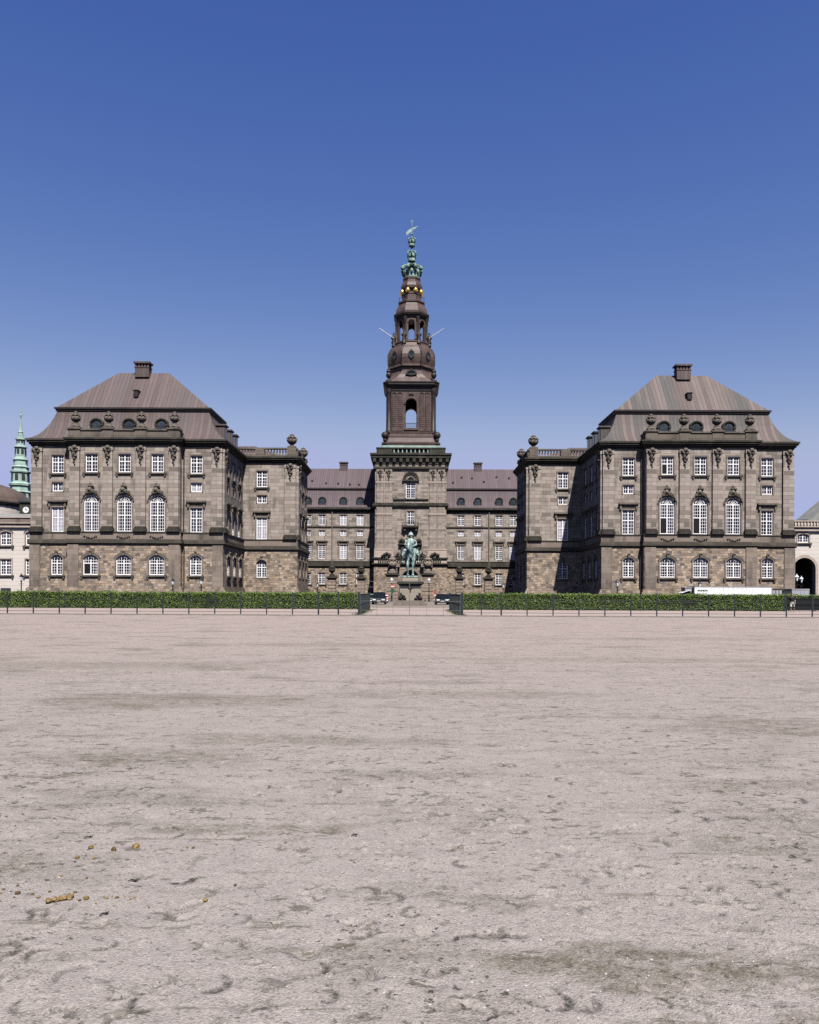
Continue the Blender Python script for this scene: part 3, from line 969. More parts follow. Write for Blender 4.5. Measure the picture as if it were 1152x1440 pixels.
def main_range(side):
    r = random.Random(80 + side)
    root = thing('palace_main_range', {-1: 'far stone palace range with mansard roof left of the central tower',
                                       1: 'far stone palace range with mansard roof right of the central tower'}[side], 'building',
                 (0.2, DM, 0), 'ranges flanking the tower')
    x0, x1 = sorted((side * 8.0, side * 42.0))
    f0 = Fr(0, 0, 0)
    us = [side * v for v in (13.5, 18.0, 23.7, 27.5, 32.0)]
    lo, hi = bay_holes(us)
    lo = [HOLE(u, 3.9, W_R) for u in us]
    poly = [(x0, 0), (x1, 0), (x1, 15), (x0, 15)]
    g = MB(); facade(g, Fr(0, -.15, 0), x0, x1, 0, 8.6, lo, .4); g.build('ground_floor_wall', 'rubble', root)
    g = MB(); facade(g, f0, x0, x1, 8.4, 23.6, hi, .4); g.add([(x0, 15, 0), (x1, 15, 0), (x1, 15, 24), (x0, 15, 24)], [(0, 1, 2, 3)]); g.build('upper_wall', 'ashlar', root)
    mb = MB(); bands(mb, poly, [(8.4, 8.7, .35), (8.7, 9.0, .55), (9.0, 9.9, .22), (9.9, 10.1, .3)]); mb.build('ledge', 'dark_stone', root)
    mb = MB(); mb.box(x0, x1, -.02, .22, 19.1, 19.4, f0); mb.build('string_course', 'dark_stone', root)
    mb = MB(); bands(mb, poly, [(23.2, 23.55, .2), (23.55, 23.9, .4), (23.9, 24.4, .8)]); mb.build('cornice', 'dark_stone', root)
    for u in us:
        put_window(root, f1_(f0, .15), u, 3.9, 'rng', pane_pick(r, .1, .3), **W_R)
        put_window(root, f0, u, 10.72, 'noe', pane_pick(r, .3, .4), **W_NOE)
        put_window(root, f0, u, 16.93, 'mez', pane_pick(r, .6, .3), **W_MEZ)
        put_window(root, f0, u, 19.72, 'topp', pane_pick(r, .25, .4), **W_TOPP)
    rb = MB()
    pf = [(-.8, 24.42), (-.1, 24.9), (.8, 26.2), (1.5, 28), (2.0, 29.6)]
    ring_ = lambda y, z: [(x0, y, z), (x1, y, z), (x1, 15 - y, z), (x0, 15 - y, z)]
    rb.loft([ring_(y, z) for y, z in pf], None, True)
    rb.add([(x0, 1.85, 29.95), (x1, 1.85, 29.95), (x1, 7.5, 36.0), (x0, 7.5, 36.0), (x0, 13.15, 29.95), (x1, 13.15, 29.95)],
           [(0, 1, 2, 3), (3, 2, 5, 4), (0, 4, 5, 1), (0, 3, 4), (1, 5, 2)])
    roof = rb.build('roof', 'copper_range', root)
    kb = MB(); kb.box(x0, x1, 1.6, 13.4, 29.55, 29.93); kb.build('roof_moulding', 'copper_dark', roof)
    chimney(root, side * 18.6, 7.5, 35.2, 37.8, 2.1, 1.4, 'copper_range', roof)
    for u in us: arched_dormer(root, u, .1, 25.1, 1.75, 2.0, 0, 2.6, 'copper_dark')
    dp = MB(); dp.tube([(side * 21.0, -.25, 0), (side * 21.0, -.25, 23.4)], .13, 6); dp.build('downpipe', 'trim', root)
    vb = MB()
    for k in range(6):
        u = side * (11 + 3.1 * k + r.uniform(-.8, .8)); z = r.uniform(30.6, 33.5)
        y = 1.85 + (z - 29.95) * 5.65 / 6.05
        vb.box(u - .25, u + .25, y - .3, y + .1, z - .1, z + .35)
    vb.build('roof_vent', 'copper_dark', roof)


W_R = dict(w=1.85, h=3.05, rise=0, cols=4, rows=(3, 2), sill=True, sur=.18)
W_TOPP = dict(w=1.85, h=2.75, rise=0, cols=4, rows=(3, 2), sill=False)


def csq(a, c, z):
    """square of half-size a with corners cut by c"""
    b = a - c
    return [(-b, -a, z), (b, -a, z), (a, -b, z), (a, b, z), (b, a, z), (-b, a, z), (-a, b, z), (-a, -b, z)]


def oc(a, z): return csq(a, a * .5858, z)


def crown(mb, c, r, h, n=8):
    """open royal crown: band, spikes, arches meeting under an orb"""
    x, y, z = c
    mb.lathe([(r * .78, 0), (r * .84, h * .05), (r * .8, h * .1), (r * .82, h * .17), (r * .76, h * .2)], c, 16)
    for k in range(n):
        a = 2 * PI * k / n + PI / n
        ca, sa = math.cos(a), math.sin(a)
        pts = []
        for t, (rr, zz) in enumerate([(.78, .18), (.95, .34), (1.02, .5), (.92, .66), (.6, .76), (.28, .73), (.1, .7)]):
            pts.append((x + r * rr * ca, y + r * rr * sa, z + h * zz))
        mb.tube(pts, [r * .10, r * .11, r * .13, r * .12, r * .1, r * .09, r * .08], 6)
        mb.ball((x + r * .98 * ca, y + r * .98 * sa, z + h * .55), r * .2, 6, 4)
        mb.ball((x + r * .84 * math.cos(a + PI / n), y + r * .84 * math.sin(a + PI / n), z + h * .32), r * .17, 6, 4, (1, 1, 1.5))
    mb.ball((x, y, z + h * .86), r * .22, 8, 6)


def figure(mb, c, h):
    mb.lathe([(.17 * h, 0), (.18 * h, .05 * h), (.13 * h, .1 * h), (.15 * h, .3 * h), (.11 * h, .5 * h), (.14 * h, .68 * h), (.1 * h, .78 * h), (.045 * h, .82 * h), (.075 * h, .88 * h),
              (.07 * h, .95 * h), (.02 * h, h)], c, 8)
    mb.ball((c[0] - .14 * h, c[1] - .03 * h, c[2] + .62 * h), .07 * h, 6, 4, (1, 1, 2))
    mb.ball((c[0] + .14 * h, c[1] - .03 * h, c[2] + .62 * h), .07 * h, 6, 4, (1, 1, 2))


def tower():
    root = thing('palace_tower', 'tall square stone tower with brown copper lantern spire, gilded balls and green crown', 'tower', (0.2, 203.0, 0))
    a = 9.25
    cy = a
    f0 = Fr(0, 0, 0)
    poly = [(-a, 0), (a, 0), (a, 2 * a), (-a, 2 * a)]
    # ground floor with the arched portal
    g = MB()
    facade(g, Fr(0, -.25, 0), -a - .25, a + .25, 0, 8.9, [(0, 0, 4.4, 7.6, 2.2)], 1.6)
    for sx in (-1, 1):
        g.add([(sx * (a + .25), -.25, 0), (sx * (a + .25), 2 * a, 0), (sx * (a + .25), 2 * a, 8.9), (sx * (a + .25), -.25, 8.9)], [(0, 1, 2, 3)])
    g.build('ground_floor_wall', 'rubble', root)
    b = MB()
    b.box(-2.3, 2.3, 1.7, 1.9, 0, 7.8); b.build('portal_gate', 'black_iron', root)
    p = MB()
    A = outline(5.6, 8.2, 2.8); B = outline(4.4, 7.6, 2.2)
    ring(p, A[1:] + A[:1], B[1:] + B[:1], -.1, .5, Fr(0, -.25, 0), close=False)
    for sx in (-1, 1):
        for u in (3.6, 4.8):
            p.lathe([(.5, 0), (.5, .5), (.38, .6), (.4, 4), (.34, 7.2), (.5, 7.5), (.55, 8.3)], (sx * u, -.9, .3), 10)
        p.box(sx * 4.2 - 1.5, sx * 4.2 + 1.5, -1.6, -.2, 8.3, 9.2)
    p.build('portal_surround', 'trim', root)
    # upper walls
    uw = MB()
    facade(uw, f0, -a, a, 8.9, 36.5, [(0, 19.3, 1.95, 3.6, 0), (0, 26.2, 2.4, 3.9, 0)], .4)
    for sx in (-1, 1):
        uw.add([(sx * a, 0, 0), (sx * a, 2 * a, 0), (sx * a, 2 * a, 36.5), (sx * a, 0, 36.5)], [(0, 1, 2, 3)])
    uw.add([(-a, 2 * a, 0), (a, 2 * a, 0), (a, 2 * a, 36.5), (-a, 2 * a, 36.5)], [(0, 1, 2, 3)])
    uw.build('upper_wall', 'tower_stone', root)
    # ledge and balcony
    lb = MB(); bands(lb, poly, [(8.7, 9.05, .5), (9.05, 9.35, .8), (10.5, 10.85, .55)])
    for u in np.arange(-8.2, 8.3, .55):
        if abs(u) > 2.2: lb.lathe([(.14, 0), (.2, .4), (.1, .85), (.15, 1.15)], (float(u), -.5, 9.35), 6)
    lb.build('ledge', 'dark_stone', root)
    pb = MB(); bands(pb, poly, [(9.35, 10.5, .2)]); pb.build('pedestal_course', 'pale_stone', root)
    bp = MB()
    for sx in (-1, 1):
        bp.box(sx * 6.9 - 2.5, sx * 6.9 + 2.5, -.01, .55, 10.85, 13.0, f0); bp.box(sx * 6.9 - 2.4, sx * 6.9 + 2.4, -.01, .62, 12.75, 13.15, f0)
    bp.build('pilaster_pedestal', 'pale_stone', root)
    cv = MB()
    for sx in (-1, 1):
        lumps(cv, [(sx * 6.2 + k * .5, 11.3 + .25 * (2 - abs(k)), .5) for k in (-2, -1, 0, 1, 2)], Fr(0, -.7, 0), 3)
        lumps(cv, [(sx * 3.1 + k * .4, 11.2 + .3 * (2 - abs(k)), .45) for k in (-2, -1, 0, 1, 2)], Fr(0, -.3, 0), 6)
    cv.build('carved_trophy', 'dark_stone', root)
    # paired pilasters in two tiers
    PP = {}
    for z0, z1, tier in ((13.15, 24.0, 0), (25.0, 33.8, 1)):
        for u in (-7.95, -5.75, 5.75, 7.95):
            mb = MB(); mb.box(-.92, .92, -.01, .38, z0, z1, Z0)
            me = PP.setdefault(tier, None) or PP.__setitem__(tier, mesh_of(mb, 'pilaster', 'tower_stone')) or PP[tier]
            o = link('pilaster', me, root, (u, 0, 0))
            if tier == 1:
                if 'g' not in PP:
                    gm = MB(); garland(gm, Fr(0, -.42, 0), 0, 33.2); PP['g'] = mesh_of(gm, 'garland', 'dressing')
                    cm = MB(); cm.box(-1.05, 1.05, -.01, .45, 30.15, 30.5, Z0); PP['c'] = mesh_of(cm, 'pilaster_band', 'pale_stone')
                link('garland', PP['g'], o); link('pilaster_band', PP['c'], o)
            else:
                if 'c0' not in PP:
                    cm = MB(); cm.box(-1.05, 1.05, -.01, .45, 21.9, 22.3, Z0); PP['c0'] = mesh_of(cm, 'pilaster_band', 'pale_stone')
                link('pilaster_band', PP['c0'], o)
    jl = MB()
    for sx in (-1, 1): jl.box(sx * 6.85 - .1, sx * 6.85 + .1, -.01, .3, 13.2, 33.0, f0)
    jl.build('pale_joint_strip', 'pale_stone', root)
    sc_ = MB(); bands(sc_, poly, [(23.95, 24.25, .45), (24.25, 24.6, .62), (24.6, 24.95, .4)]); sc_.build('string_course', 'dark_stone', root)
    # windows, tympanum, balcony
    put_window(root, f0, 0, 26.2, 'tw_up', 'glass_mid', w=2.4, h=3.9, rise=0, cols=4, rows=(4, 2), sill=False, sur=.5, stone='tower_stone')
    put_window(root, f0, 0, 19.3, 'tw_mid', 'glass_mid', w=1.95, h=3.6, rise=0, cols=4, rows=(3, 2), sill=False, sur=.35)
    ty = MB()
    for k, (ro, ri, d) in enumerate(((2.1, 1.75, .35), (1.75, 1.35, .22))):
        A = [(ro * math.cos(PI * i / 14), 31.0 + ro * math.sin(PI * i / 14)) for i in range(15)]
        B = [(ri * math.cos(PI * i / 14), 31.0 + ri * math.sin(PI * i / 14)) for i in range(15)]
        ring(ty, A, B, -.02, d, f0, close=False)
    ty.box(-2.2, 2.2, -.02, .5, 30.6, 31.0, f0)
    lumps(ty, [(0, 31.5, .5), (-.5, 31.3, .35), (.5, 31.3, .35)], Fr(0, -.1, 0), 2)
    ty.build('tympanum', 'dark_stone', root)
    si = MB(); si.box(-4.6, 4.6, -.02, .3, 25.75, 26.1, f0); si.build('window_sill', 'dark_stone', root)
    bc = MB(); bc.box(-2.1, 2.1, 0, 1.3, 18.6, 19.0, f0)
    for sx in (-1, 1): bc.box(sx * 1.5 - .3, sx * 1.5 + .3, 0, 1.0, 17.7, 18.6, f0)
    bc.box(-2.1, 2.1, 1.15, 1.25, 19.85, 19.95, f0)
    for u in np.arange(-2.0, 2.05, .22): bc.box(u - .03, u + .03, 1.17, 1.23, 19.0, 19.85, f0)
    for sx in (-1, 1): bc.box(sx * 2.05 - .05, sx * 2.05 + .05, 0, 1.2, 19.85, 19.95, f0)
    bc.build('balcony', 'dark_stone', root)
    cr = MB()
    A = []
    for sx in (-1, 1):
        lumps(cr, [(sx * (1.3 + .3 * k), 14.7 + .28 * min(k, 3) - .3 * max(0, k - 3), .5) for k in range(6)], Fr(0, -.4, 0), 8)
        cr.box(sx * 2.1 - .9, sx * 2.1 + .9, 0, .9, 14.1, 14.5, f0)
        cr.box(sx * 2.1 - .3, sx * 2.1 + .3, 0, .5, 9.4, 14.1, f0)
    lumps(cr, [(0, 15.8, .6), (-.6, 16.4, .5), (.6, 16.4, .5), (0, 17.0, .5)], Fr(0, -.4, 0), 12)
    cr.build('broken_pediment', 'dark_stone', root)
    # entablature
    e = MB(); bands(e, poly, [(33.8, 34.3, .5), (35.1, 35.35, .5), (36.55, 36.9, 1.15), (36.9, 37.3, 1.05), (37.3, 37.75, 1.3)]); e.build('cornice', 'dark_stone', root)
    e = MB(); bands(e, poly, [(34.3, 35.1, .32), (35.35, 36.55, .35)])
    e.build('frieze', 'trim', root)
    for i in range(12):
        u = -9.4 + 18.8 * i / 11
        md = MB(); md.box(u - .38, u + .38, .35, 1.05, 35.5, 36.5, f0); md.build('modillion', 'dark_stone', root)
    pa = MB(); q = [(-8.95, .3), (8.95, .3), (8.95, 2 * a - .3), (-8.95, 2 * a - .3)]
    bands(pa, q, [(37.75, 38.0, .1), (39.15, 39.45, .12)])
    for sx in (-1, 1): pa.box(sx * 6.9 - 2.05, sx * 6.9 + 2.05, .3, .9, 38, 39.15)
    pa.box(-5, 5, .75, .95, 38, 39.15)
    for (x0, x1, y0, y1) in ((-8.95, -8.4, .9, 18.2), (8.4, 8.95, .9, 18.2)): pa.box(x0, x1, y0, y1, 38, 39.15)
    par = pa.build('parapet', 'dark_stone', root)
    bl = MB()
    for i in range(9):
        u = -4.4 + 1.1 * i
        bl.lathe([(.16, 0), (.24, .35), (.14, .8), (.2, 1.13)], (u, .5, 38.01), 6)
    bl.build('baluster_row', 'verdigris_pale', par)
    # ---------------- copper stages
    st = MB()
    st.loft([csq(7.75, .25, 39.45), csq(7.75, .25, 40.2)]);
    pt = st.build('platform', 'verdigris_pale', root, (0, cy, 0))
    st = MB()
    for a0, z0, a1, z1 in ((7.6, 40.2, 7.6, 40.7), (7.75, 40.7, 7.75, 41.15), (7.4, 41.15, 7.0, 42.5), (7.1, 42.5, 7.1, 42.8), (6.85, 42.8, 6.75, 43.7), (6.9, 43.7, 6.9, 44.0)):
        st.loft([csq(a0, 1.25, z0), csq(a1, 1.25, z1)])
    st.build('stepped_base', 'copper_tower', root, (0, cy, 0))
    for sx in (-1, 1):
        for sy in (-1, 1):
            mb = MB(); mb.ball((0, 0, .9), .95, 14, 10); mb.lathe([(.55, -.5), (.5, .1)], n=8)
            mb.build('corner_ball', 'copper_dark', root, (sx * 6.85, cy + sy * 6.85, 42.1))
    bf = MB()
    A_, C_ = 6.3, 1.2
    for deg in (0, 90, 180, 270):
        fr = Fr(A_ * math.sin(R(deg)), cy - A_ * math.cos(R(deg)), deg)
        facade(bf, fr, -A_ + C_, A_ - C_, 43.9, 56.0, [(0, 45.0, 3.0, 7.9, 1.5)], .9)
        fc = Fr((A_ - C_ / 2) * 1.0, 0, 0)
    for sx in (-1, 1):
        for sy in (-1, 1):
            bf.add([(sx * A_, cy + sy * (A_ - C_), 43.9), (sx * (A_ - C_), cy + sy * A_, 43.9), (sx * (A_ - C_), cy + sy * A_, 56), (sx * A_, cy + sy * (A_ - C_), 56)], [(0, 1, 2, 3)])
    bf.box(-5.2, 5.2, cy - 5.2, cy + 5.2, 44.3, 44.9)
    bf.build('belfry_wall', 'copper_tower', root)
    fl = MB(); fl.box(-5.35, 5.35, cy - 5.35, cy + 5.35, 55.2, 55.9); fl.build('belfry_ceiling', 'copper_dark', root)
    for deg in (0, 90, 180, 270):
        fr = Fr(A_ * math.sin(R(deg)), cy - A_ * math.cos(R(deg)), deg)
        tr = MB()
        A = outline(3.9, 8.35, 1.95)[1:]; B = outline(3.0, 7.9, 1.5)[1:]
        ring(tr, [(p[0], p[1] + 45.0) for p in A] , [(p[0], p[1] + 45.0) for p in B], -.05, .28, fr, close=False)
        lumps(tr, [(0, 54.2, .55), (-.45, 53.9, .4), (.45, 53.9, .4)], fr, 4)
        tr.box(-1.9, 1.9, -.1, .35, 44.5, 45.0, fr)
        tr.build('belfry_arch', 'copper_tower', root)
        ra = MB()
        for u in np.arange(-1.4, 1.45, .28): ra.box(u - .04, u + .04, -.3, -.22, 45.0, 46.3, fr)
        ra.box(-1.5, 1.5, -.32, -.2, 46.3, 46.42, fr)
        ra.build('belfry_railing', 'black_iron', root)
        for u in (-4.35, -2.85, 2.85, 4.35):
            pm = MB()
            for k in range(17): pm.box(u - .55, u + .55, -.05, .3, 44.9 + k * .52, 45.3 + k * .52, fr)
            pm.box(u - .5, u + .5, -.05, .18, 44.4, 54.0, fr)
            pm.box(u - .68, u + .68, -.05, .4, 44.2, 44.9, fr)
            pp = pm.build('grooved_pilaster', 'copper_tower', root)
            cm = MB(); lumps(cm, [(u - .3, 54.1, .35), (u + .3, 54.1, .35), (u, 54.3, .4)], fr, 5); cm.build('capital', 'copper_dark', pp)
    for sx in (-1, 1):
        for sy in (-1, 1):
            pm = MB(); c = (sx * (A_ - .45), cy + sy * (A_ - .45), 44)
            pm.lathe([(.75, 0), (.75, .6), (.55, .8), (.55, 9.8), (.7, 10.2), (.85, 10.8), (.85, 11.6)], c, 10); pm.build('corner_column', 'copper_dark', root)
    cn = MB()
    for a0, z0, z1 in ((6.5, 54.9, 55.2), (6.6, 55.6, 56.0), (6.95, 56.0, 56.35), (7.3, 56.35, 56.9), (7.45, 56.9, 57.15)):
        cn.loft([csq(a0, 1.3, z0), csq(a0, 1.3, z1)])
    cn.build('belfry_cornice', 'copper_dark', root, (0, cy, 0))
    sk = MB()
    sk.loft([csq(*v) for v in ((7.0, 1.5, 57.15), (6.6, 1.75, 57.9), (6.0, 2.1, 59.0), (5.6, 2.6, 60.3), (5.45, 3.0, 61.6), (5.5, 3.2, 62.9))])
    bell = sk.build('concave_skirt', 'copper_tower', root, (0, cy, 0))
    on = MB()
    on.loft([oc(x, z) for x, z in ((5.7, 62.9), (6.05, 63.2), (6.05, 63.6), (5.85, 63.8), (6.05, 64.6), (6.2, 65.6), (6.2, 66.5), (5.95, 67.5), (5.5, 68.5), (5.0, 69.2), (4.8, 70.0), (4.95, 70.15), (4.95, 70.45))])
    onion = on.build('onion_roof', 'copper_tower', root, (0, cy, 0))
    for k in range(8):
        aa = R(22.5 + 45 * k)
        rib = MB()
        rib.tube([(x / math.cos(R(22.5)) * math.cos(aa), cy + x / math.cos(R(22.5)) * math.sin(aa), z) for x, z in ((6.1, 63.3), (6.1, 64.6), (6.24, 65.6), (6.24, 66.5), (6.0, 67.5), (5.55, 68.5), (5.05, 69.2), (4.85, 70.0))], .2, 6)
        rib.build('ridge_rib', 'copper_dark', root)
    for k in range(8):
        fr = Fr(0, cy, 45 * k)
        od = MB(); oo = [(.62 * math.cos(2 * PI * i / 12), .75 * math.sin(2 * PI * i / 12)) for i in range(12)]
        A = [(p[0] * 1.45, 66.3 + p[1] * 1.45) for p in oo]; B = [(p[0], 66.3 + p[1]) for p in oo]
        ring(od, A, B, 5.9, 6.42, fr); lumps(od, [(0, 67.5, .3), (0, 65.1, .32)], FrOut(fr, 6.15), 3)
        d = od.build('round_dormer', 'copper_dark', root)
        gl = MB(); gl.loft([[(p[0], 6.1, 66.3 + p[1]) for p in oo], [(p[0], 6.28, 66.3 + p[1]) for p in oo]], fr); gl.build('pane', 'glass_green', d)
    for deg in (0, 90, 180, 270):
        fr = Fr(0, cy, deg)
        od = MB(); oo = [(.95 * math.cos(2 * PI * i / 14), .62 * math.sin(2 * PI * i / 14)) for i in range(14)]
        ring(od, [(p[0] * 1.5, 60.6 + p[1] * 1.5) for p in oo], [(p[0], 60.6 + p[1]) for p in oo], 5.2, 6.25, fr)
        lumps(od, [(-1.3, 60.0, .4), (1.3, 60.0, .4), (0, 61.8, .4)], FrOut(fr, 6.0), 3)
        d = od.build('oval_dormer', 'copper_dark', root)
        gl = MB(); gl.loft([[(p[0], 5.6, 60.6 + p[1]) for p in oo], [(p[0], 5.9, 60.6 + p[1]) for p in oo]], fr); gl.build('pane', 'glass_green', d)
    for sx in (-1, 1):
        for sy in (-1, 1):
            ub = MB(); ub.box(-.8, .8, -.8, .8, 0, .5); add_urn(ub, (0, 0, .5), 3.4, .75, False); ub.lathe([(.15, 0), (.05, 1.1)], (0, 0, 3.8), 6)
            ub.build('urn', 'copper_dark', root, (sx * 5.95, cy + sy * 5.95, 57.1))
    # lantern
    la = MB()
    AL = 3.95
    fw = AL * math.tan(R(22.5))
    for k in range(8):
        fr = Fr(AL * math.sin(R(45 * k)), cy - AL * math.cos(R(45 * k)), 45 * k)
        facade(la, fr, -fw, fw, 70.4, 76.9, [(0, 70.9, 1.7, 5.1, .85)], .5)
        A = outline(2.2, 5.4, 1.1, 8)[1:]; B = outline(1.7, 5.1, .85, 8)[1:]
        ring(la, [(p[0], 70.9 + p[1]) for p in A], [(p[0], 70.9 + p[1]) for p in B], -.05, .15, fr, close=False)
    la.build('lantern', 'copper_tower', root)
    lc = MB()
    for k in range(8):
        aa = R(22.5 + 45 * k); rr = AL / math.cos(R(22.5)) + .1
        lc.lathe([(.42, 0), (.42, .5), (.3, .7), (.3, 5.2), (.45, 5.6), (.5, 6.3)], (rr * math.cos(aa), cy + rr * math.sin(aa), 70.4), 8)
    lc.build('lantern_column', 'copper_dark', root)
    for k in range(8):
        aa = R(22.5 + 45 * k)
        fs = MB(); figure(fs, (5.15 * math.cos(aa), cy + 5.15 * math.sin(aa), 69.6), 3.6); fs.build('lantern_figure', 'copper_dark', root)
    l2 = MB()
    l2.loft([oc(4.2, 76.6), oc(4.2, 76.9), oc(4.55, 77.1), oc(4.75, 77.5), oc(4.75, 77.75), oc(4.2, 77.8)])
    l2.build('lantern_cornice', 'copper_dark', root, (0, cy, 0))
    l3 = MB()
    l3.loft([oc(x, z) for x, z in ((4.2, 77.8), (4.25, 78.3), (4.05, 79.2), (3.6, 80.0), (3.35, 80.5), (3.3, 80.75), (3.55, 80.85), (3.55, 81.2), (3.0, 81.3), (2.6, 81.6), (2.55, 83.0), (2.7, 83.1), (2.7, 83.4), (2.2, 83.5), (2.2, 84.4),
                                    (2.75, 84.6), (2.85, 85.2), (2.6, 86.0), (2.25, 86.4), (2.2, 87.0), (2.35, 87.1), (2.35, 87.4))])
    l3.build('upper_cap', 'copper_tower', root, (0, cy, 0))
    gr = MB()
    for k in range(8):
        a0, a1 = R(22.5 + 45 * k), R(67.5 + 45 * k)
        p0 = (3.6 * math.cos(a0), 3.6 * math.sin(a0)); p1 = (3.6 * math.cos(a1), 3.6 * math.sin(a1))
        gr.tube([(p0[0], cy + p0[1], 82.2), (p1[0], cy + p1[1], 82.2)], .05, 5)
        gr.tube([(p0[0], cy + p0[1], 81.2), (p0[0], cy + p0[1], 82.5)], .06, 5)
    gr.build('gallery_railing', 'black_iron', root)
    for k in range(8):
        aa = R(22.5 + 45 * k)
        mb = MB(); mb.ball((0, 0, 0), .66, 14, 10)
        mb.build('gilded_ball', 'gold', root, (2.75 * math.cos(aa), cy + 2.75 * math.sin(aa), 83.95))
    c1 = MB(); crown(c1, (0, cy, 87.4), 2.75, 4.6); c1.build('royal_crown', 'verdigris', root)
    fn = MB(); fn.tube([(0, cy, 90), (0, cy, 103.1)], [.25, .07], 8)
    for z, r_ in ((92.0, 1.2), (96.0, .98)):
        crown(fn, (0, cy, z), r_ * 1.05, 3.1 * r_, 6); fn.ball((0, cy, z + 1.35 * r_), r_ * .72, 10, 8); fn.ball((0, cy, z - .15), .42, 8, 6)
    fn.ball((0, cy, 99.2), .3, 8, 6)
    fn.build('crown_finial', 'verdigris', root)
    vn = MB()
    pts = [(.1, 100.9), (1.2, 101.15), (1.35, 100.9), (.5, 100.5), (-.1, 99.9), (-.9, 99.3), (-1.5, 98.9), (-1.55, 99.7), (-.9, 100.3)]
    vn.loft([[(x, cy - .05, z) for x, z in pts], [(x, cy + .05, z) for x, z in pts]])
    vn.ball((1.35, cy, 101.1), .22, 6, 5)
    vn.build('weather_vane', 'verdigris_pale', root)
    cx = MB(); cx.box(-.07, .07, cy - .07, cy + .07, 101.3, 103.2); cx.box(-.38, .38, cy - .07, cy + .07, 102.4, 102.55); cx.ball((0, cy, 102.5), .17, 6, 5)
    cx.build('cross', 'verdigris_pale', root)
    for sx, sy in ((-1, -1), (1, -1)):
        mb = MB(); mb.tube([(sx * 4.7, cy + sy * 3.2, 71.4), (sx * 8.6, cy + sy * 4.6, 73.5)], .065, 6); mb.build('flagpole', 'white_paint', root)
    for sx, sy in ((-1, 1), (1, 1)):
        mb = MB(); mb.tube([(sx * 4.4, cy + sy * 3.4, 71.6), (sx * 6.2, cy + sy * 4.8, 75.3)], .06, 6); mb.build('flagpole', 'wire', root)
    # heights above the belfry as surveyed on the near faces
    zi, zo = [57.1, 63.4, 70.0, 77.0, 84.0, 90.0, 103.0], [57.1, 61.75, 68.2, 75.6, 82.9, 89.4, 102.9]
    for o in root.children_recursive:
        me = o.data
        co = np.empty(len(me.vertices) * 3); me.vertices.foreach_get('co', co); co = co.reshape(-1, 3)
        off = o.location.z + (o.parent.location.z if o.parent is not root else 0)
        if co[:, 2].max() + off < 57.2: continue
        if off > 57.0: o.location.z += float(np.interp(off, zi, zo)) - off
        elif off == 0:
            co[:, 2] = np.where(co[:, 2] > 57.1, np.interp(co[:, 2], zi, zo), co[:, 2]); me.vertices.foreach_set('co', co.ravel()); me.update()


def FrOut(fr, d):
    f = Fr(0, 0, math.degrees(fr.a)); f.o = fr.p(0, d, 0); return f


for sd in (-1, 1):
    pavilion(sd); link_block(sd); main_range(sd)
tower()

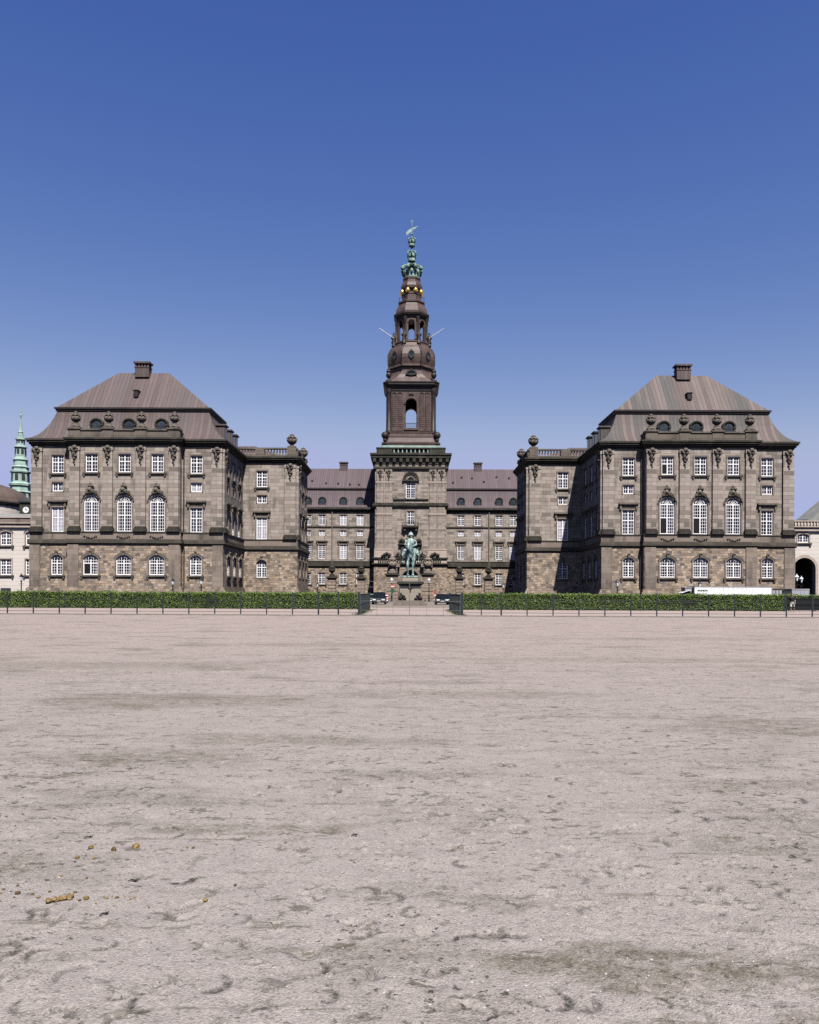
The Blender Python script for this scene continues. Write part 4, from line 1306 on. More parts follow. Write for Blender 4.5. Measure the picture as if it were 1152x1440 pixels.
# ------------------------------------------------------------------ white riding-school wings, domed theatre, church spire
def white_wing(side):
    D = 124.0
    if side == -1:
        root = thing('plastered_wing', 'cream plastered two-storey wing at left edge beside the left pavilion', 'building', (-60.0, D, 0))
        x0, x1 = -32.0, 3.0
        holes = [(-4, 8.9, 1.76, 2.2, .3), (-4, 4.2, 1.76, 2.5, 0), (0, 8.9, 1.76, 2.2, .3), (0, 4.2, 1.76, 2.5, 0), (-8, 8.9, 1.76, 2.2, .3), (-8, 4.2, 1.76, 2.5, 0)]
    else:
        root = thing('plastered_gatehouse', 'cream plastered wing with deep arched gateway at right edge beside the right pavilion', 'building', (60.0, D, 0))
        x0, x1 = -3.0, 32.0
        holes = [(2.35, 9.9, 1.83, 1.4, .25), (2.6, 0, 3.5, 7.5, 1.75), (9.5, 9.9, 1.83, 1.4, .25), (9.5, 4.2, 1.76, 2.5, 0)]
    f = Fr(0, 0, 0)
    g = MB(); facade(g, f, x0, x1, 0, 12.2, holes, .3 if side == -1 else 1.0)
    g.add([(x0, 9, 0), (x1, 9, 0), (x1, 9, 12), (x0, 9, 12)], [(0, 1, 2, 3)])
    xe = x1 if side == -1 else x0
    g.add([(xe, 0, 0), (xe, 9, 0), (xe, 9, 12), (xe, 0, 12)], [(0, 1, 2, 3)])
    g.build('wall', 'plaster', root)
    c = MB(); c.box(x0, x1, -.02, .35, 11.7, 11.95, f); c.box(x0, x1, -.02, .5, 12.3, 12.45, f); c.box(x0, x1, -.5, .25, 13.2, 13.4, f)
    c.build('cornice', 'pale_stone', root)
    c = MB(); c.box(x0, x1, -.4, .12, 12.2, 13.2, f)
    par = c.build('parapet', 'trim' if side == -1 else 'pale_stone', root)
    if side == 1:
        b = MB(); k = x0
        while k < x1:
            b.lathe([(.1, 0), (.17, .3), (.1, .6), (.14, .72)], (k, -.2, 12.46), 6); k += .5
        b.build('baluster_row', 'plaster', par)
    for (u, z, w_, h_, ri) in holes:
        if w_ > 3: continue
        put_window(root, f, u, z, ('wh', w_, h_, ri), 'glass_mid', w=w_, h=h_, rise=ri, cols=4, rows=((2, 2) if h_ < 2.4 else (3, 2)) if h_ > 1.5 else (3,), sill=True, sur=.2, stone='pale_stone')
    rb = MB()
    if side == -1:
        rb.add([(x0, .6, 13.2), (x1, .6, 13.2), (x1, 4.5, 14.3), (x0, 4.5, 14.3), (x0, 9, 13.2), (x1, 9, 13.2)], [(0, 1, 2, 3), (3, 2, 5, 4), (0, 4, 5, 1), (0, 3, 4), (1, 5, 2)])
        rb.build('roof', 'greyroof', root)
        cw = MB()
        for u in (-4, -8, 0): cw.box(u - .8, u + .8, -.02, .04, 1.0, 2.1, f)
        cw.build('cellar_window', 'slate', root)
        lp = MB(); lp.box(x0, x1, -.01, .12, 0, .9, f); lp.build('plinth', 'pale_stone', root)
    else:
        rb.add([(x0, .6, 13.2), (x1, .6, 13.2), (x1, 4.5, 16.0), (x0 + 2, 4.5, 13.6), (x0, 9, 13.2), (x1, 9, 13.2)], [(0, 1, 2, 3), (3, 2, 5, 4), (0, 4, 5, 1), (0, 3, 4), (1, 5, 2)])
        rb.build('roof', 'slate', root)
        gb = MB()
        tri = [(3.4, 13.4), (12.4, 13.4), (7.9, 17.2)]
        gb.loft([[(x, .3, z) for x, z in tri], [(x, 6, z) for x, z in tri]]); gb.build('gable', 'greyroof', root)
        # dark vaulted passage behind the gateway
        pv = MB(); pv.box(.6, 4.6, 7.5, 7.6, 0, 7.6); pv.build('passage_end_wall', 'slate', root)
        a = MB(); A = outline(4.3, 7.95, 2.15); B = outline(3.5, 7.5, 1.75)
        ring(a, [(p[0] + 2.6, p[1]) for p in A[1:] + A[:1]], [(p[0] + 2.6, p[1]) for p in B[1:] + B[:1]], -.02, .06, f, close=False)
        a.build('gateway_arch', 'pale_stone', root)
        pa = MB()
        for u in (.75, 4.45): pa.box(u - .1, u + .1, 1.0, 7.5, 0, 7.8)
        pa.box(.65, 4.55, 1.0, 7.5, 7.55, 7.8)
        pa.build('passage_wall', 'dark_stone', root)
        wd = MB()
        for z in (1.0, 2.4, 3.8): wd.box(3.0, 3.5, 7.38, 7.45, z, z + .9)
        wd.box(1.3, 1.9, 7.38, 7.45, 2.2, 4.4)
        wd.build('passage_window', 'glass_mid', root)


white_wing(-1); white_wing(1)

r_ = thing('domed_building', 'round cream building with brown shallow dome behind the left plastered wing', 'building', (-92.0, 165, 0))
mb = MB(); mb.lathe([(10.6, 0), (10.6, 19.8)], n=48); mb.build('wall', 'plaster', r_)
mb = MB(); mb.lathe([(11.0, 19.8), (11.1, 20.3), (10.9, 20.4)] + [(10.9 * math.cos(t), 20.2 + 4.5 * math.sin(t)) for t in np.linspace(.08, 1.5, 12)], n=48); mb.build('dome', 'dome', r_)
mb = MB(); mb.lathe([(10.7, 19.2), (10.9, 19.3), (10.9, 19.8)], n=48); mb.build('cornice', 'slate', r_)

x, z = at(41, 718, 160)
r_ = thing('clock_turret', 'small brown turret with round white clock face beside the green spire', 'turret', (x, 160, 0))
mb = MB(); mb.box(-1.3, 1.3, -1.3, 1.3, 0, z + 1.5); mb.build('wall', 'dark_stone', r_)
mb = MB(); mb.box(-1.6, 1.6, -1.6, 1.6, z + 1.5, z + 1.8); mb.lathe([(1.9, z + 1.8), (1.2, z + 2.3), (.05, z + 2.5)], n=4, rot=PI / 4, smooth=False); mb.build('roof', 'slate', r_)
mb = MB(); mb.loft([[(.62 * math.cos(2 * PI * i / 16), -1.38, z + .62 * math.sin(2 * PI * i / 16)) for i in range(16)], [(.62 * math.cos(2 * PI * i / 16), -1.3, z + .62 * math.sin(2 * PI * i / 16)) for i in range(16)]])
cf = mb.build('clock_face', 'white_paint', r_)
mb = MB(); mb.box(-.05, .05, -1.43, -1.39, z, z + .45); mb.box(0, .35, -1.43, -1.39, z - .05, z + .05); mb.build('clock_hand', 'black_iron', cf)

r_ = thing('church_spire', 'slender pale green copper church spire far behind the left wing', 'spire', (-149.4, 300, 0))
prof = [(1400, 74), (1000, 74), (760, 74), (640, 77), (632, 84), (622, 70), (590, 66), (585, 76), (570, 78), (560, 62), (495, 60), (490, 68), (480, 70), (472, 56), (455, 55), (450, 62), (438, 50), (405, 46), (398, 54), (388, 50),
        (375, 40), (312, 36), (306, 46), (298, 44), (290, 28), (258, 26), (250, 36), (236, 34), (232, 20), (200, 15), (195, 18), (188, 12), (100, 3), (92, 2), (84, 6), (70, 9), (62, 3), (50, 2), (46, 5), (40, 2), (8, .6)]
mb = MB(); mb.lathe([(max(.02, h_ * .053), 72.9 - zy * .05305) for zy, h_ in prof], n=8, rot=R(22.5), smooth=False); mb.build('spire_body', 'verdigris_pale', r_)
for zc, rr, hh, ww in ((55.1, 1.95, 2.0, .9), (45.2, 3.1, 2.6, 1.2), (38.5, 3.9, 1.6, 1.2), (59.0, 1.42, 1.1, .6)):
    mb = MB()
    for k in range(8):
        fr = Fr(0, 0, 45 * k)
        o = outline(ww, hh, ww / 2, 6)
        mb.loft([[(p[0], rr - .35, zc - hh / 2 + p[1]) for p in o], [(p[0], rr + .06, zc - hh / 2 + p[1]) for p in o]], fr)
    mb.build('belfry_opening', 'slate', r_)

# ------------------------------------------------------------------ ground
def vnoise(x, y, seed):
    """smooth lattice noise in [-1, 1]"""
    xi = np.floor(x).astype(np.int64); yi = np.floor(y).astype(np.int64)
    fx = x - xi; fy = y - yi
    fx = fx * fx * (3 - 2 * fx); fy = fy * fy * (3 - 2 * fy)
    def h(a, b):
        n = (a * 374761393 + b * 668265263 + seed * 1442695041) & 0xffffffff
        n = ((n ^ (n >> 13)) * 1274126177) & 0xffffffff
        return ((n ^ (n >> 16)) & 0xffff) / 32767.5 - 1.0
    return (h(xi, yi) * (1 - fx) + h(xi + 1, yi) * fx) * (1 - fy) + (h(xi, yi + 1) * (1 - fx) + h(xi + 1, yi + 1) * fx) * fy


def riding_ground():
    ys = [-8.0]
    while ys[-1] < 1.5: ys.append(ys[-1] + .35)
    y = 1.5
    while y < 54.0:
        ys.append(y); y += max(.009, .0036 * y)
    ys.append(54.2)
    ys = np.array(sorted(set(ys)))
    xs = [0.0]
    while xs[-1] < 46: xs.append(xs[-1] + max(.010, .0052 * xs[-1]))
    xs = np.array([-v for v in xs[:0:-1]] + xs)
    X, Y = np.meshgrid(xs, ys)
    PRINT_DARK = np.zeros_like(X)  # how strongly each hoofprint crescent is darkened
    H = .012 * vnoise(X * .35, Y * .5, 1) + .008 * vnoise(X * .9, Y * 1.6, 2) + .005 * vnoise(X * 2.2, Y * 4.0, 3)
    far = np.clip((14 - Y) / 8, 0, 1); far2 = np.clip((30 - Y) / 14, 0, 1)
    rough = np.clip(.55 + .9 * vnoise(X * .5 + 9, Y * .8, 4), .15, 1.2)
    H += rough * far2 * ((.002) * vnoise(X * 4, Y * 7, 5) + .0012 * vnoise(X * 12, Y * 15, 6))
    H += rough * far * (.0018 * vnoise(X * 26, Y * 30, 7) + .0018 * vnoise(X * 60, Y * 60, 8))
    # drag marks of the harrow, long in X
    H += .0022 * far2 * vnoise(X * .9, Y * 7, 9)
    rg = np.random.RandomState(4)
    def span(arr, c, r): return np.searchsorted(arr, c - r), np.searchsorted(arr, c + r)
    prints = []
    for _ in range(70):                        # trails of horses walking and trotting across
        y0 = 3.2 + 30 * rg.rand() ** 1.4; x0 = (rg.rand() - .5) * 1.3 * y0
        hd = rg.uniform(0, 2 * PI); turn = rg.uniform(-.12, .12)
        for k in range(rg.randint(5, 16)):
            sd_ = .12 * (1 if k % 2 else -1)
            for q in (0, 1):
                prints.append((x0 - sd_ * math.sin(hd) + rg.normal(0, .05) + .16 * q * math.cos(hd), y0 + sd_ * math.cos(hd) + rg.normal(0, .05) + .16 * q * math.sin(hd), hd + rg.normal(0, .35)))
            st = rg.uniform(.45, .75); x0 += st * math.cos(hd); y0 += st * math.sin(hd); hd += turn
    for _ in range(650): 
        y0 = 2.6 + 26 * rg.rand() ** 1.35; prints.append(((rg.rand() - .5) * 1.25 * y0, y0, rg.uniform(0, 2 * PI)))
    for (x0, y0, ang) in prints:
        if y0 < 1.9 or y0 > 50: continue
        rad = rg.uniform(.032, .075); dep = rg.uniform(.005, .020)
        half = rg.rand() < .8; dark_amt = rg.rand() ** .5
        i0, i1 = span(ys, y0, .3); j0, j1 = span(xs, x0, .3)
        if i1 - i0 < 2 or j1 - j0 < 2: continue
        dx = X[i0:i1, j0:j1] - x0; dy = Y[i0:i1, j0:j1] - y0
        q = np.sqrt(dx * dx + (dy * 1.0) ** 2)
        th = np.arctan2(dy, dx) - ang
        if half:   # scuffed crescent with a thrown-up lip
            edge = .5 + .5 * np.cos(th)
            PRINT_DARK[i0:i1, j0:j1] = np.maximum(PRINT_DARK[i0:i1, j0:j1], dark_amt * np.clip(3.2 * np.exp(-((q - .95 * rad) / (.28 * rad)) ** 2) * edge ** 1.7 - .6, 0, 1))
            H[i0:i1, j0:j1] += -dep * np.exp(-((q - rad) / (.32 * rad)) ** 2) * edge ** 1.5 + .3 * dep * np.exp(-((q - 1.6 * rad) / (.35 * rad)) ** 2) * edge ** 3
        else:
            H[i0:i1, j0:j1] += -dep * np.exp(-(q / (.8 * rad)) ** 4) + .2 * dep * np.exp(-((q - 1.35 * rad) / (.35 * rad)) ** 2) * (.5 + .5 * np.cos(th))
    # loose clods
    n = 0
    while n < 2600:
        y0 = 2.3 + 14 * rg.rand() ** 1.6
        x0 = (rg.rand() - .5) * 1.25 * y0
        p = vnoise(np.array([x0 * .6 + 31]), np.array([y0 * .6]), 13)[0]
        if rg.rand() > .4 + .7 * p: continue
        n += 1
        rad = rg.uniform(.007, .022)
        i0, i1 = span(ys, y0, .06); j0, j1 = span(xs, x0, .06)
        if i1 - i0 < 2 or j1 - j0 < 2: continue
        q = np.sqrt((X[i0:i1, j0:j1] - x0) ** 2 + (Y[i0:i1, j0:j1] - y0) ** 2)
        H[i0:i1, j0:j1] += rad * .7 * np.exp(-(q / rad) ** 2)
    H *= np.clip((54 - Y) / 6, 0, 1) * .999
    ny, nx = X.shape
    co = np.stack([X, Y, H], -1).reshape(-1, 3)
    idx = np.arange(ny * nx).reshape(ny, nx)
    q = np.stack([idx[:-1, :-1], idx[:-1, 1:], idx[1:, 1:], idx[1:, :-1]], -1).reshape(-1, 4)
    me = bpy.data.meshes.new('riding_ground')
    me.vertices.add(len(co)); me.vertices.foreach_set('co', co.ravel())
    me.loops.add(q.size); me.loops.foreach_set('vertex_index', q.ravel().astype(np.int32))
    me.polygons.add(len(q)); me.polygons.foreach_set('loop_start', np.arange(0, q.size, 4, dtype=np.int32))
    me.polygons.foreach_set('loop_total', np.full(len(q), 4, np.int32))
    me.update(calc_edges=True)
    me.polygons.foreach_set('use_smooth', np.ones(len(q), bool))
    # damp, churned areas where the sand has been scraped away
    P = np.zeros_like(X)
    wx = X + .35 * vnoise(X * 1.3, Y * 1.3, 21) + .12 * vnoise(X * 5, Y * 5, 22); wy = Y + .16 * vnoise(X * 1.6, Y * 2.2, 23) + .07 * vnoise(X * 6, Y * 7, 24)
    for cx_, cy_, rx_, ry_, st in ((.92, 3.38, .62, .14, 1.0), (1.75, 3.42, .42, .15, .9), (1.25, 3.22, .5, .06, .8), (-.95, 5.35, .7, .16, .75), (.55, 4.0, .4, .10, .5), (-.35, 3.55, .5, .08, .5),
                                   (-2.6, 7.6, 1.2, .45, .7), (-1.7, 8.6, 1.1, .4, .6), (3.6, 6.6, 1.5, .3, .5), (-3.4, 11.5, 2.2, .7, .6), (1.0, 12.5, 2.4, .5, .4), (1.3, 2.95, .5, .07, .8),
                                   (4.6, 9.5, 1.6, .6, .6), (-7, 17, 4, 1.0, .5), (5, 19, 5, .8, .4), (-2, 24, 5, 1.0, .4), (9, 28, 6, 1.0, .35)):
        q = ((wx - cx_) / rx_) ** 2 + ((wy - cy_) / ry_) ** 2
        P = np.maximum(P, st * np.clip(1.35 - q, 0, 1))
    ap_ = me.attributes.new('churned', 'FLOAT', 'POINT'); ap_.data.foreach_set('value', P.ravel().astype(np.float32))
    at_ = me.attributes.new('dark_sand', 'FLOAT', 'POINT'); at_.data.foreach_set('value', PRINT_DARK.ravel().astype(np.float32))
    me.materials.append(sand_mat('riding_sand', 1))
    o = link('ground', me); tag(o, kind='structure')
    fx = lambda x0, y0: float(H[min(ny - 1, np.searchsorted(ys, y0)), min(nx - 1, np.searchsorted(xs, x0))])
    return fx


def sand_mat(name, detail):
    k = N(name)
    co = k.coord('Object')
    sep = k.n('SeparateXYZ'); k.l(co, sep.inputs[0])
    drift = k.math('ADD', k.math('MULTIPLY', k.noise(co, .12, 3), 14.0), sep.outputs[1])
    base = k.ramp(k.math('DIVIDE', drift, 60.0), [(0.08, (.43, .388, .362)), (0.28, (.42, .37, .342)), (0.6, (.455, .378, .342))])
    lng = k.math('ADD', k.math('MULTIPLY', k.noise(k.coord('Object', (.42, 1.5, 1)), .75, 7, .72), .62), k.math('MULTIPLY', k.noise(co, .55, 4, .6), .40))           # damp streaks left by the harrow
    dark_sand = k.ramp(lng, [(0.525, 0.0), (0.64, 1.0)])
    voz = k.n('TexVoronoi'); k.l(co, voz.inputs['Vector']); voz.inputs['Scale'].default_value = 60
    spk = k.ramp(voz.outputs['Color'], [(0.25, 1.0), (0.7, .35)])
    c = k.mix(k.math('MULTIPLY', k.math('MULTIPLY', dark_sand, spk), .95), base, (.165, .147, .113))
    md = k.noise(co, 3.4, 6, .7)
    c = k.mix(.42, c, k.ramp(md, [(0.25, 0.62), (0.7, 1.06)]), 'MULTIPLY')
    if detail:
        ad = k.n('Attribute'); ad.attribute_name = 'dark_sand'
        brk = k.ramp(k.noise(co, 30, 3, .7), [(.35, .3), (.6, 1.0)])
        c = k.mix(k.math('MULTIPLY', k.math('MULTIPLY', ad.outputs['Fac'], brk), .97), c, (.035, .036, .028))  # colour goes to dark olive along the hoofprint crescents
        patch = k.ramp(k.noise(co, .5, 5, .65), [(.36, 0.28), (.56, 1.0)])
        sp_ = k.noise(k.coord('Object', (.6, 1.1, 1)), 7.0, 7, .74)
        spots = k.math('MULTIPLY', k.ramp(sp_, [(.565, 0.0), (.605, 1.0)]), patch)
        c = k.mix(k.math('MULTIPLY', spots, .85), c, (.125, .112, .086))
        ch = k.n('Attribute'); ch.attribute_name = 'churned'
        chn = k.ramp(k.noise(k.coord('Object', (.6, 1, 1)), 9.0, 6, .72), [(.38, .1), (.56, 1.0)])
        c = k.mix(k.math('MULTIPLY', k.math('MULTIPLY', ch.outputs['Fac'], chn), k.math('MULTIPLY_ADD', spk, .6, .4)), c, (.150, .132, .094))
        lg = k.noise(k.coord('Object', (.5, 1.0, 1)), 2.6, 8, .72)
        lgm = k.math('MULTIPLY', k.ramp(lg, [(.575, 0.0), (.62, 1.0)]), k.ramp(k.noise(co, .33, 3, .55), [(.46, 0.0), (.58, 1.0)]))
        c = k.mix(k.math('MULTIPLY', k.math('MULTIPLY', lgm, spk), .95), c, (.145, .125, .092))
        pt = k.noise(k.coord('Object', (.8, 1.0, 1)), 21.0, 5, .68)
        pits = k.math('MULTIPLY', k.ramp(pt, [(.605, 0.0), (.63, 1.0)]), patch)
        c = k.mix(k.math('MULTIPLY', pits, .92), c, (.06, .058, .045))
        tr = k.noise(k.coord('Object', (.16, 2.6, 1)), 1.6, 6, .72)
        trk = k.math('MULTIPLY', k.ramp(tr, [(.60, 0.0), (.63, 1.0)]), k.ramp(k.noise(co, 2.2, 4, .7), [(.45, 0.0), (.6, .8)]))
        c = k.mix(trk, c, (.19, .168, .135))
    # gravel grains
    vo = k.n('TexVoronoi'); k.l(co, vo.inputs['Vector']); vo.inputs['Scale'].default_value = 95
    gr = k.ramp(vo.outputs['Color'], [(0.0, 0.42), (0.25, .82), (0.6, 1.0), (0.88, 1.12), (1.0, 1.6)])
    c = k.mix(.75, c, gr, 'MULTIPLY')
    f2 = k.noise(co, 260, 3, .7)
    c = k.mix(.6, c, k.ramp(f2, [(0.3, .55), (0.7, 1.25)]), 'MULTIPLY')
    k.col(c); k.rough(.95)
    k.b.inputs['Specular IOR Level'].default_value = .15
    h = k.math('ADD', k.math('MULTIPLY', vo.outputs['Distance'], -.9), k.math('ADD', k.math('MULTIPLY', f2, .5), k.math('MULTIPLY', k.noise(co, 70, 4, .7), .8)))
    k.bump(h, .7, .009)
    return k.m


GH = riding_ground()


def loose_gravel():
    g = np.random.RandomState(11)
    base = np.array([(1, 0, 0), (-1, 0, 0), (0, 1, 0), (0, -1, 0), (0, 0, .8), (0, 0, -.6)], float)
    tri = np.array([(0, 2, 4), (2, 1, 4), (1, 3, 4), (3, 0, 4), (2, 0, 5), (1, 2, 5), (3, 1, 5), (0, 3, 5)])
    n = 9000
    y = 2.5 + 13 * g.rand(n) ** 1.7; x = (g.rand(n) - .5) * 1.2 * y
    z = np.array([GH(a, b) for a, b in zip(x, y)])
    r = .002 + .0046 * g.rand(n) ** 2.5
    a = g.rand(n) * 6.3
    V = base[None] * (r[:, None, None] * g.uniform(.6, 1.35, (n, 6, 1)))
    ca, sa = np.cos(a)[:, None], np.sin(a)[:, None]
    V = np.stack([V[..., 0] * ca - V[..., 1] * sa + x[:, None], V[..., 0] * sa + V[..., 1] * ca + y[:, None], V[..., 2] + (z + .25 * r)[:, None]], -1)
    b = MB(); b.v = [tuple(p) for p in V.reshape(-1, 3)]; b.f = [tuple(int(q) for q in t) for t in (tri[None] + 6 * np.arange(n)[:, None, None]).reshape(-1, 3)]; b.sf = [False] * len(b.f)
    k = N('loose_pebbles'); ge = k.n('NewGeometry')
    k.col(k.ramp(ge.outputs['Random Per Island'], [(0, (.12, .11, .09)), (.3, (.30, .26, .23)), (.7, (.46, .41, .38)), (1, (.66, .63, .60))])); k.rough(.8)
    o = b.build('gravel', k.m, uv=False, recalc=False)
    tag(o, 'loose pale and dark grit lying on the near sand', 'gravel', kind='stuff')


loose_gravel()
mb = MB(); mb.add([(-1800, -300, -.09), (1800, -300, -.09), (1800, 2500, -.09), (-1800, 2500, -.09)], [(0, 1, 2, 3)])
tag(mb.build('terrain', sand_mat('far_ground', 0), uv=False), kind='structure')
# path beyond the fence, forecourt
k = N('path_gravel'); c_ = k.noise(k.coord('Object', (.2, 1.2, 1)), .9, 5); c2_ = k.noise(k.coord(), 30, 4, .7)
k.col(k.mix(.4, k.ramp(c_, [(.35, (.40, .315, .285)), (.65, (.47, .385, .35))]), k.ramp(c2_, [(.3, .7), (.7, 1.1)]), 'MULTIPLY')); k.rough(.95); M['path'] = k.m
mb = MB(); mb.box(-90, 90, 55.2, 84, -.3, 0.004); tag(mb.build('path', 'path', uv=False), kind='structure')
k = N('cobbles'); vo = k.n('TexVoronoi'); k.l(k.coord(), vo.inputs['Vector']); vo.inputs['Scale'].default_value = 7
k.col(k.mix(.6, k.ramp(k.noise(k.coord('Object', (.3, 1, 1)), .5, 4), [(.3, (.24, .20, .175)), (.7, (.33, .275, .24))]), k.ramp(vo.outputs['Color'], [(0, .6), (1, 1.1)]), 'MULTIPLY')); k.rough(.9); M['cobble'] = k.m
mb = MB(); mb.box(-90, 90, 84, 330, -.3, .0); tag(mb.build('pavement', 'cobble', uv=False), kind='structure')
mb = MB(); mb.box(-90, 90, 54.15, 55.2, -.3, .05); tag(mb.build('kerb', simple('timber_and_stone_edging', (.23, .205, .185), .9, 0, .35, 2.0), uv=False), kind='structure')

# grass along the foot of the fence and around the gate
def grass(name, pts):
    g = np.random.RandomState(8); vs = []; fs = []
    for (x, y, z, h_) in pts:
        for _ in range(3):
            a = g.rand() * 2 * PI; r1 = .03 * g.rand(); w_ = .012
            bx, by = x + r1 * math.cos(a), y + r1 * math.sin(a)
            i = len(vs)
            vs += [(bx - w_ * math.sin(a), by + w_ * math.cos(a), z), (bx + w_ * math.sin(a), by - w_ * math.cos(a), z), (bx + h_ * .4 * math.cos(a), by + h_ * .4 * math.sin(a), z + h_)]
            fs.append((i, i + 1, i + 2))
    b = MB(); b.v = vs; b.f = fs; b.sf = [False] * len(fs)
    return tag(b.build(name, simple('fence_grass', (.10, .13, .035), .8, 0, .5, 2), uv=False, recalc=False), kind='stuff')


gp = []
rg = random.Random(3)
for _ in range(2600):
    x = rg.uniform(-36, 40)
    if vnoise(np.array([x * .35]), np.array([2.0]), 5)[0] < -.05 and rg.random() < .9: continue
    gp.append((x, 55.3 + rg.gauss(0, .25), 0.0, rg.uniform(.03, .09)))
for sx in (-1, 1):
    for _ in range(700): gp.append((sx * 3.75 + rg.gauss(0, .25), rg.uniform(55, 75), 0, rg.uniform(.04, .1)))
for _ in range(900): gp.append((rg.uniform(-42, 44), 75.1 + rg.gauss(0, .2), 0, rg.uniform(.03, .1)))
grass('grass', gp)

# ------------------------------------------------------------------ hedges
def leaf_mat(name, a, b):
    k = N(name)
    g = k.n('NewGeometry')
    wn = k.n('TexWhiteNoise', noise_dimensions='1D'); k.l(g.outputs['Random Per Island'], wn.inputs['W'])
    big = k.noise(k.coord(), .9, 3)
    f = k.math('ADD', k.math('MULTIPLY', wn.outputs[0], .6), k.math('MULTIPLY', big, .5))
    k.col(k.ramp(f, [(0.15, a), (0.85, b)]))
    k.rough(.5)
    k.b.inputs['Specular IOR Level'].default_value = .2
    return k.m


M['leaf'] = leaf_mat('hornbeam_leaf', (.04, .08, .018), (.145, .20, .048))
M['twigs'] = simple('hedge_twigs', (.018, .022, .01), .9, 0, .3, 2)


def hedge(label, x0, x1, y0, y1, h, dens, seed):
    root = thing('hedge', label, 'hedge', ((x0 + x1) / 2, y0, 0))
    cx_ = (x0 + x1) / 2; L = x1 - x0; W_ = y1 - y0
    c = MB(); c.box(-L / 2 + .1, L / 2 - .1, .12, W_ - .1, 0, h - .14); c.build('twig_core', 'twigs', root, uv=False)
    g = np.random.RandomState(seed)
    P = []
    nf = int(L * h * dens); ntp = int(L * W_ * dens * .5); ne = int(W_ * h * dens)
    fx = g.rand(nf) * L - L / 2; fz = .06 + g.rand(nf) * (h - .06)
    bul = .10 * vnoise(fx * .8, fz * 1.2, 3) + .05 * vnoise(fx * 2.6, fz * 2.6, 4)
    P.append(np.stack([fx, .03 + bul + .22 * g.rand(nf) ** 1.5, fz], 1))
    tx = g.rand(ntp) * L - L / 2; ty = g.rand(ntp) * W_
    P.append(np.stack([tx, ty, h - .10 + .09 * vnoise(tx * 1.1, ty * 1.1, 6) + .05 * vnoise(tx * 4, ty * 4, 7) + .065 * g.randn(ntp)], 1))
    for sx in (-1, 1):
        P.append(np.stack([sx * (L / 2 - .1 * g.rand(ne)), g.rand(ne) * W_, g.rand(ne) * h], 1))
    P = np.concatenate(P); n = len(P)
    u = g.randn(n, 3); u /= np.linalg.norm(u, axis=1)[:, None]
    v = g.randn(n, 3); v -= (v * u).sum(1)[:, None] * u; v /= np.linalg.norm(v, axis=1)[:, None]
    s = g.uniform(.026, .046, n)[:, None]
    V = np.stack([P - u * s * 1.5, P + v * s * .8, P + u * s * 1.5, P - v * s * .8], 1).reshape(-1, 3)
    me = bpy.data.meshes.new('foliage')
    me.vertices.add(len(V)); me.vertices.foreach_set('co', V.ravel())
    me.loops.add(n * 4); me.loops.foreach_set('vertex_index', np.arange(n * 4, dtype=np.int32))
    me.polygons.add(n); me.polygons.foreach_set('loop_start', np.arange(0, n * 4, 4, dtype=np.int32)); me.polygons.foreach_set('loop_total', np.full(n, 4, np.int32))
    me.update(calc_edges=True)
    me.materials.append(M['leaf'])
    link('foliage', me, root)


YH = 76.0
hedge('long clipped green hedge left of the gate, in front of the left pavilion', -46, at(504, 840, YH)[0], YH, YH + 1.6, 1.58, 760, 1)
hedge('long clipped green hedge right of the gate, in front of the right pavilion', at(651, 840, YH)[0], at(1106, 840, YH)[0], YH, YH + 1.6, 1.58, 760, 2)
hedge('short end of hedge at far right with only its bright top showing above dark cloth', at(1109, 840, YH + 4)[0], 48, YH + 4, YH + 5.4, 1.62, 300, 3)

x0, x1 = at(1107, 850, YH + 1)[0], 47.5
r_ = thing('screen_cloth', 'black-green screen cloth stretched along the fence at far right', 'screen', ((x0 + x1) / 2, YH + .6, 0))
L = x1 - x0
mb = MB(); mb.box(-L / 2, L / 2, 0, .04, .08, 1.25); mb.build('cloth', 'screen', r_, uv=False)
for i in range(5):
    mb = MB(); mb.box(-.04, .04, .04, .12, 0, 1.3); mb.build('stake', 'fence_iron', r_, (-L / 2 + L * i / 4, 0, 0), uv=False)

# ------------------------------------------------------------------ fences
YF = 55.6
def fence(label, xs, y, h, rails, post_r=.035, wide=None, cat='fence', mat='fence_iron', rail_r=.017, group=None):
    root = thing('metal_fence', label, cat, (xs[0], y, 0), group)
    pm = MB(); pm.box(-post_r, post_r, -post_r, post_r, 0, h); pm.lathe([(post_r * 1.25, 0), (post_r * 1.25, .03), (.01, .06)], (0, 0, h), 6)
    pme = mesh_of(pm, 'post', mat, False)
    wm = MB(); wr = post_r * 1.5; wm.box(-wr, wr, -wr, wr, 0, h + .03); wm.box(-wr * 1.2, wr * 1.2, -wr * 1.2, wr * 1.2, h + .03, h + .08)
    wme = mesh_of(wm, 'post', mat, False)
    for i, xx in enumerate(xs): link('post', wme if wide and i in wide else pme, root, (xx - xs[0], 0, 0))
    for rz in rails:
        rm = MB(); rm.tube([(0, 0, rz), (xs[-1] - xs[0], 0, rz)], rail_r, 6); rm.build('rail', mat, root, uv=False)
    return root


